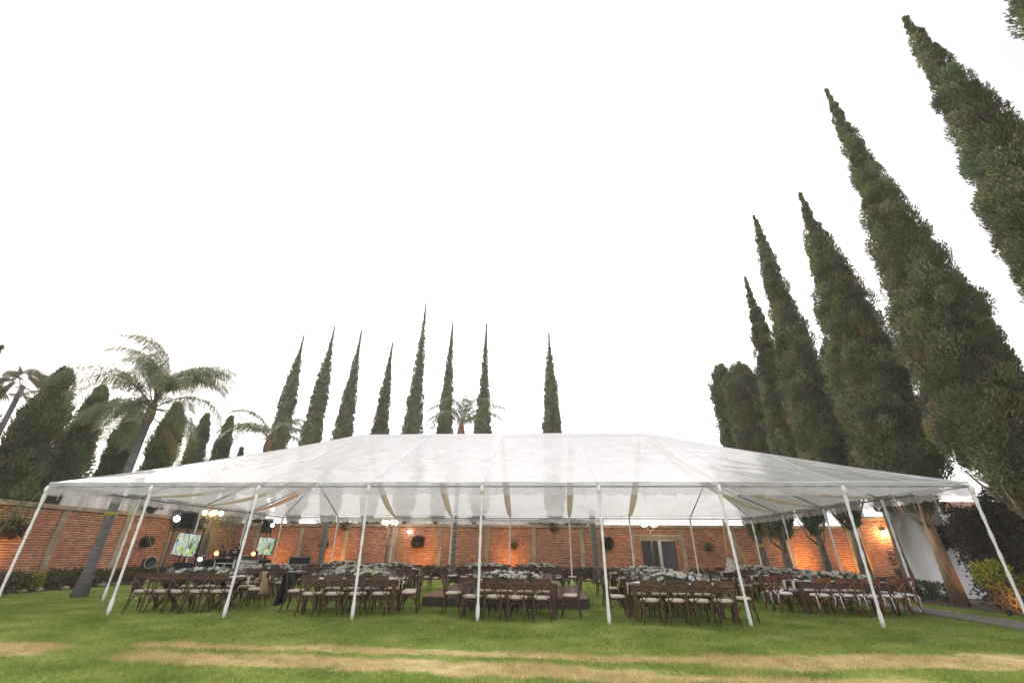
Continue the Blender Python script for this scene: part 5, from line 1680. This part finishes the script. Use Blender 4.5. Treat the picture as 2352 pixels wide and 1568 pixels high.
# people behind the booth: one skinned surface each, clothes as a second layer
def person(label, x, y, rz, pose, height, hair_long=0.0, beard=False):
    r_ = empty('person', label, 'person', (x, y, GZ), rz)
    k = height / 1.75
    J = {'pel': (0, 0, .95), 'wai': (0, 0, 1.10), 'che': (0, .0, 1.30), 'nek': (0, 0.0, 1.49), 'hea': (0, -.02, 1.60), 'top': (0, -.015, 1.71),
         'shl': (-.18, 0, 1.42), 'shr': (.18, 0, 1.42), 'hil': (-.09, 0, .90), 'hir': (.09, 0, .90), 'knl': (-.10, -.02, .50), 'knr': (.10, -.02, .50),
         'anl': (-.11, .02, .08), 'anr': (.11, .02, .08), 'tol': (-.12, -.15, .04), 'tor': (.12, -.15, .04)}
    J.update(pose)
    Rr = {'pel': .14, 'wai': .125, 'che': .15, 'nek': .055, 'hea': .088, 'top': .065, 'shl': .062, 'shr': .062, 'hil': .09, 'hir': .09, 'knl': .058, 'knr': .058,
          'anl': .042, 'anr': .042, 'tol': .035, 'tor': .035, 'ell': .043, 'elr': .043, 'wrl': .031, 'wrr': .031, 'hal': .032, 'har': .032}
    E = [('pel', 'wai'), ('wai', 'che'), ('che', 'nek'), ('nek', 'hea'), ('hea', 'top'), ('che', 'shl'), ('che', 'shr'), ('shl', 'ell'), ('ell', 'wrl'), ('wrl', 'hal'),
         ('shr', 'elr'), ('elr', 'wrr'), ('wrr', 'har'), ('pel', 'hil'), ('pel', 'hir'), ('hil', 'knl'), ('knl', 'anl'), ('anl', 'tol'), ('hir', 'knr'), ('knr', 'anr'), ('anr', 'tor')]
    def skin(name, joints, edges, grow, m):
        ks = list(joints); ix = {a: i for i, a in enumerate(ks)}
        V = [tuple(c * k for c in J[a]) for a in ks]
        Ed = [(ix[a], ix[b_]) for a, b_ in edges]
        if name == 'body':
            for sd, hand in (('l', 'hal'), ('r', 'har')):     # five fingers rooted in the palm
                hp = Vector(J[hand]); d = (hp - Vector(J['wr' + sd])).normalized()
                sdv = d.cross(Vector((0, 0, 1))).normalized()
                for f_, (o_, ln) in enumerate(((-.027, .065), (-.009, .078), (.009, .074), (.027, .058), (-.036, .04))):
                    a0 = hp + sdv * o_ * 0.8 + d * (0.01 if f_ < 4 else -0.03)
                    a1 = a0 + d * ln * 0.55 + sdv * (-.018 if f_ == 4 else 0); a2 = a1 + (d + Vector((0, 0, -0.6))).normalized() * ln * 0.5
                    b0 = len(V); V += [tuple(q * k for q in a1), tuple(q * k for q in a2)]
                    Ed += [(ix[hand], b0), (b0, b0 + 1)]
        me = bpy.data.meshes.new(name); me.from_pydata(V, Ed, [])
        o = obj(name, me, r_)
        me.materials.append(M_[m])
        sm = o.modifiers.new('skin', 'SKIN'); sm.use_smooth_shade = True
        for i in range(len(V)):
            rr = (Rr[ks[i]] if i < len(ks) else 0.009) + grow
            me.skin_vertices[0].data[i].radius = (rr * k, rr * k * (0.72 if i < len(ks) and ks[i] in ('che', 'wai', 'pel') else 1))
        me.skin_vertices[0].data[0].use_root = True
        su = o.modifiers.new('sub', 'SUBSURF'); su.levels = 1; su.render_levels = 2
        return o
    skin('body', [a for a in Rr], E, 0, 'skin')
    skin('shirt', ['che', 'wai', 'pel', 'shl', 'shr', 'ell', 'elr'], [('pel', 'wai'), ('wai', 'che'), ('che', 'shl'), ('che', 'shr'), ('shl', 'ell'), ('shr', 'elr')], 0.016, 'shirt')
    skin('trousers', ['pel', 'hil', 'hir', 'knl', 'knr', 'anl', 'anr'], [('pel', 'hil'), ('pel', 'hir'), ('hil', 'knl'), ('knl', 'anl'), ('hir', 'knr'), ('knr', 'anr')], 0.018, 'jeans')
    hx, hy, hz = (c * k for c in J['hea'])
    hair = MB()
    V = []; n1, n2 = 8, 14
    for i in range(n1 + 1):
        ph = PI * 0.60 * i / n1
        for j in range(n2):
            th = 2 * PI * j / n2
            lim = 0.62 if math.sin(th) < -0.2 else 1.0 + hair_long
            p2 = ph * lim
            V.append((hx + 0.102 * k * math.sin(p2) * math.cos(th), hy + 0.012 + 0.112 * k * math.sin(p2) * math.sin(th), hz + 0.03 * k + 0.112 * k * math.cos(p2)))
    F = [(i * n2 + j, i * n2 + (j + 1) % n2, (i + 1) * n2 + (j + 1) % n2, (i + 1) * n2 + j) for i in range(n1) for j in range(n2)]
    hair.add(V, F).build('hair', M_['hair'], r_, smooth=True)
    face = MB()
    MB().lathe([(0.002, 0.0), (0.014, -0.006), (0.012, -0.02), (0.002, -0.024)], 6, (hx, hy - 0.095 * k, hz + 0.005)).build('nose', M_['skin'], r_, smooth=True)
    for s_ in (-1, 1):
        MB().lathe([(0.002, 0.009), (0.011, 0.0), (0.002, -0.009)], 6, (hx + s_ * 0.034 * k, hy - 0.080 * k, hz + 0.022 * k)).build('eye', M_['hair'], r_)
        MB().lathe([(0.002, 0.028), (0.013, 0.012), (0.010, -0.02), (0.002, -0.028)], 6, (hx + s_ * 0.092 * k, hy + 0.01, hz)).build('ear', M_['skin'], r_, smooth=True)
    MB().box((hx, hy - 0.083 * k, hz - 0.042 * k), (0.045, 0.012, 0.008)).build('mouth', M_['boot'], r_)
    if beard:
        V = []
        for i in range(4):
            for j in range(9):
                th = PI + PI * j / 8
                V.append((hx + (0.088 - 0.012 * i) * k * math.cos(th), hy - 0.004 + (0.092 - 0.008 * i) * k * math.sin(th), hz - (0.028 + 0.022 * i) * k))
        F = [(i * 9 + j, i * 9 + j + 1, (i + 1) * 9 + j + 1, (i + 1) * 9 + j) for i in range(3) for j in range(8)]
        MB().add(V, F).build('beard', M_['hair'], r_, smooth=True)
    return r_
person('bearded person in a black shirt reaching across the music booth', -12.02, 8.85, R(20),
       {'ell': (-.27, -.06, 1.16), 'wrl': (-.16, -.28, 1.14), 'hal': (-.13, -.37, 1.15), 'elr': (.38, -.12, 1.22), 'wrr': (.62, -.24, 1.19), 'har': (.71, -.28, 1.18), 'hea': (.02, -.05, 1.60)}, 1.72, beard=True)
person('dark-haired person bending over behind the left of the booth', -12.66, 8.95, R(-15),
       {'ell': (-.25, -.10, 1.13), 'wrl': (-.14, -.33, 1.13), 'hal': (-.11, -.42, 1.14), 'elr': (.25, -.10, 1.13), 'wrr': (.14, -.33, 1.13), 'har': (.11, -.42, 1.14),
        'che': (0, -.06, 1.28), 'nek': (0, -.13, 1.45), 'hea': (0, -.18, 1.55), 'top': (0, -.20, 1.66), 'shl': (-.18, -.08, 1.38), 'shr': (.18, -.08, 1.38)}, 1.69, hair_long=0.25)

# flight case on a trolley
fc = empty('flight_case', 'open black flight case with aluminium edges standing at the back', 'flight case', (-10.3, 11.2, GZ), R(3))
MB().bbox((0, 0, 0.42), (1.05, 0.5, 0.72), 0.01).build('body', M_['black'], fc)
MB().bbox((0, 0.26, 0.97), (1.05, 0.10, 0.34), 0.01).build('lid', M_['black'], fc)
ed = MB()
for z in (0.07, 0.78): ed.box((0, -0.252, z), (1.07, 0.012, 0.035))
for z in (0.815, 1.13): ed.box((0, 0.205, z), (1.07, 0.012, 0.03))
for x in (-0.525, 0.525): ed.box((x, -0.252, 0.42), (0.03, 0.014, 0.74)); ed.box((x, 0.205, 0.97), (0.03, 0.014, 0.34))
ed.build('edging', M_['alu'], fc)
for x in (-0.3, 0.3): MB().box((x, -0.262, 0.70), (0.09, 0.02, 0.10)).build('latch', M_['alu'], fc)
for x in (-0.42, 0.42):
    for y in (-0.18, 0.18): MB().tube([(x - 0.02, y, 0.03), (x + 0.02, y, 0.03)], 0.035, 8).build('caster', M_['black'], fc)

# round dish on a stand
rd_ = empty('round_fixture', 'round black dish with pale rim on a short dark stand', 'round fixture', (-13.9, 6.6, GZ), R(12))
d_ = obj('dish', MB().lathe([(0.002, -0.06), (0.14, -0.10), (0.205, 0.0), (0.19, 0.0), (0.13, -0.06), (0.003, -0.03)], 20).mesh('dish', M_['black'], True), rd_, (0, 0, 0.96))
d_.rotation_euler = (PI / 2 - 0.1, 0, 0.25)
obj('rim', MB().tube([(0.2 * math.cos(2 * PI * k / 24), 0.2 * math.sin(2 * PI * k / 24), 0.005) for k in range(25)], 0.012, 6).mesh('rim', M_['alu'], True), d_)
MB().bbox((-0.22, 0.1, 0.55), (0.22, 0.25, 1.1), 0.03).build('stand', M_['black'], rd_)
MB().tube([(0, 0.08, 0.96), (-0.2, 0.1, 0.9)], 0.03).build('arm', M_['black'], rd_)

# bamboo tripod, ropes
bt = empty('bamboo_tripod', 'tripod of tall bamboo canes tied at the top near the back right corner', 'bamboo frame', (10.95, 12.9, GZ))
for fx, fy in ((-0.35, -0.3), (0.55, 0.5), (0.95, -0.2), (1.25, 0.2)):
    n_ = 10
    pts = [(fx * (1 - q / n_) + 0.02 * (fx), fy * (1 - q / n_), 3.0 * q / n_) for q in range(n_ + 1)]
    MB().tube(pts, [0.024 + (0.004 if q % 2 else 0) for q in range(n_ + 1)], 7).build('cane', M_['bamboo'], bt, smooth=False)
MB().tube([(0.045 * math.cos(a), 0.045 * math.sin(a), 2.65 + 0.012 * a) for a in np.linspace(0, 14, 40)], 0.014, 5).build('lashing', M_['paperope'], bt)

def rope_ring(label, x, y, z, r0, m='rope', loops=3, tail=True):
    r_ = empty('rope', label, 'rope', (x, y, z), 0)
    pts = [((r0 + 0.012) * math.cos(a), (r0 + 0.012) * math.sin(a), 0.018 * a / 3 + 0.02 * math.sin(a)) for a in np.linspace(0, 2 * PI * loops, 18 * loops)]
    MB().tube(pts, 0.013, 5).build('coil', M_[m], r_)
    if tail:
        MB().tube([(0.05, -r0 - 0.02, 0), (0.14, -r0 - 0.05, -0.10), (0.20, -r0 - 0.03, 0.02), (0.10, -r0 - 0.04, 0.06), (0.03, -r0 - 0.02, 0.0)], 0.012, 5).build('bow', M_[m], r_)
        MB().tube([(-0.05, -r0 - 0.02, 0), (-0.22, -r0 - 0.03, -0.06), (-0.34, -r0 - 0.02, -0.12)], 0.011, 5).build('loose_end', M_[m], r_)
rope_ring('yellow rope tied round the big palm trunk on the left', -13.7, 3.9, 2.45, 0.165)
rope_ring('yellow rope tied round the round-topped cypress trunk', 13.9, 15.9, 1.75, 0.2)
rope_ring('yellow rope tied high on the middle palm trunk', -3.1, 13.6, 2.35, 0.14, tail=False, loops=2)
r_ = empty('string_lights', 'thin wire wound round the middle palm trunk', 'string lights', (-3.1, 13.6, 0))
MB().tube([(0.165 * math.cos(a), 0.165 * math.sin(a), 0.3 + 2.0 * a / 44) for a in np.linspace(0, 44, 160)], 0.007, 4).build('wire', M_['paperope'], r_)
def guy(label, p0, p1, m='paperope'):
    r_ = empty('guy_rope', label, 'guy rope', p0, 0, 'guy ropes of the tent')
    MB().tube([(0, 0, 0), tuple(Vector(p1) - Vector(p0))], 0.014, 6).build('line', M_[m], r_)
guy('tan guy rope slanting down behind the left tent pole', (-12.05, 3.05, 2.85), (-15.0, 8.9, 0.0))
guy('pale guy rope pegged beside the front left table', (-12.0, 0.1, 2.8), (-9.9, 0.0, 0.4)) if False else None
guy('tan guy rope from the right tent corner to the roped cypress', (12.05, 12.05, 2.85), (13.75, 15.75, 1.8))
# overhead cables beyond the left wall
cbl = empty('power_cable', 'thin dark power cables crossing the sky beyond the left wall', 'power cable', (0, 0, 0))
MB().tube([(-22, -6 + 34 * q / 20, 4.6 - 0.5 * math.sin(PI * q / 20)) for q in range(21)], 0.012, 4).tube([(-22.4, -6 + 34 * q / 20, 5.0 - 0.5 * math.sin(PI * q / 20)) for q in range(21)], 0.01, 4).build('cable', M_['black'], cbl)
# tiny path light by the palm
pl = empty('path_light', 'small dark garden light in the grass beside the big palm', 'garden light', (-14.4, 4.3, GZ))
MB().tube([(0, 0, 0), (0, 0, 0.28)], 0.012).build('stake', M_['black'], pl)
MB().lathe([(0.05, 0.25), (0.055, 0.31), (0.02, 0.34)], 8).build('head', M_['black'], pl)

# ------------------------------------------------------------------ thin volume added to lift the dark tones like lens glare
mh = bpy.data.materials.new('glare_veil'); mh.use_nodes = True
th_ = mh.node_tree; th_.nodes.clear()
pv = th_.nodes.new('ShaderNodeVolumePrincipled')
pv.inputs['Color'].default_value = (0.96, 0.94, 0.93, 1)
pv.inputs['Density'].default_value = 0.0013
om = th_.nodes.new('ShaderNodeOutputMaterial'); th_.links.new(pv.outputs[0], om.inputs['Volume'])
tag(MB().box((0, 0, 13.0), (820, 820, 28.2)).build('glare_veil', mh), kind='stuff')
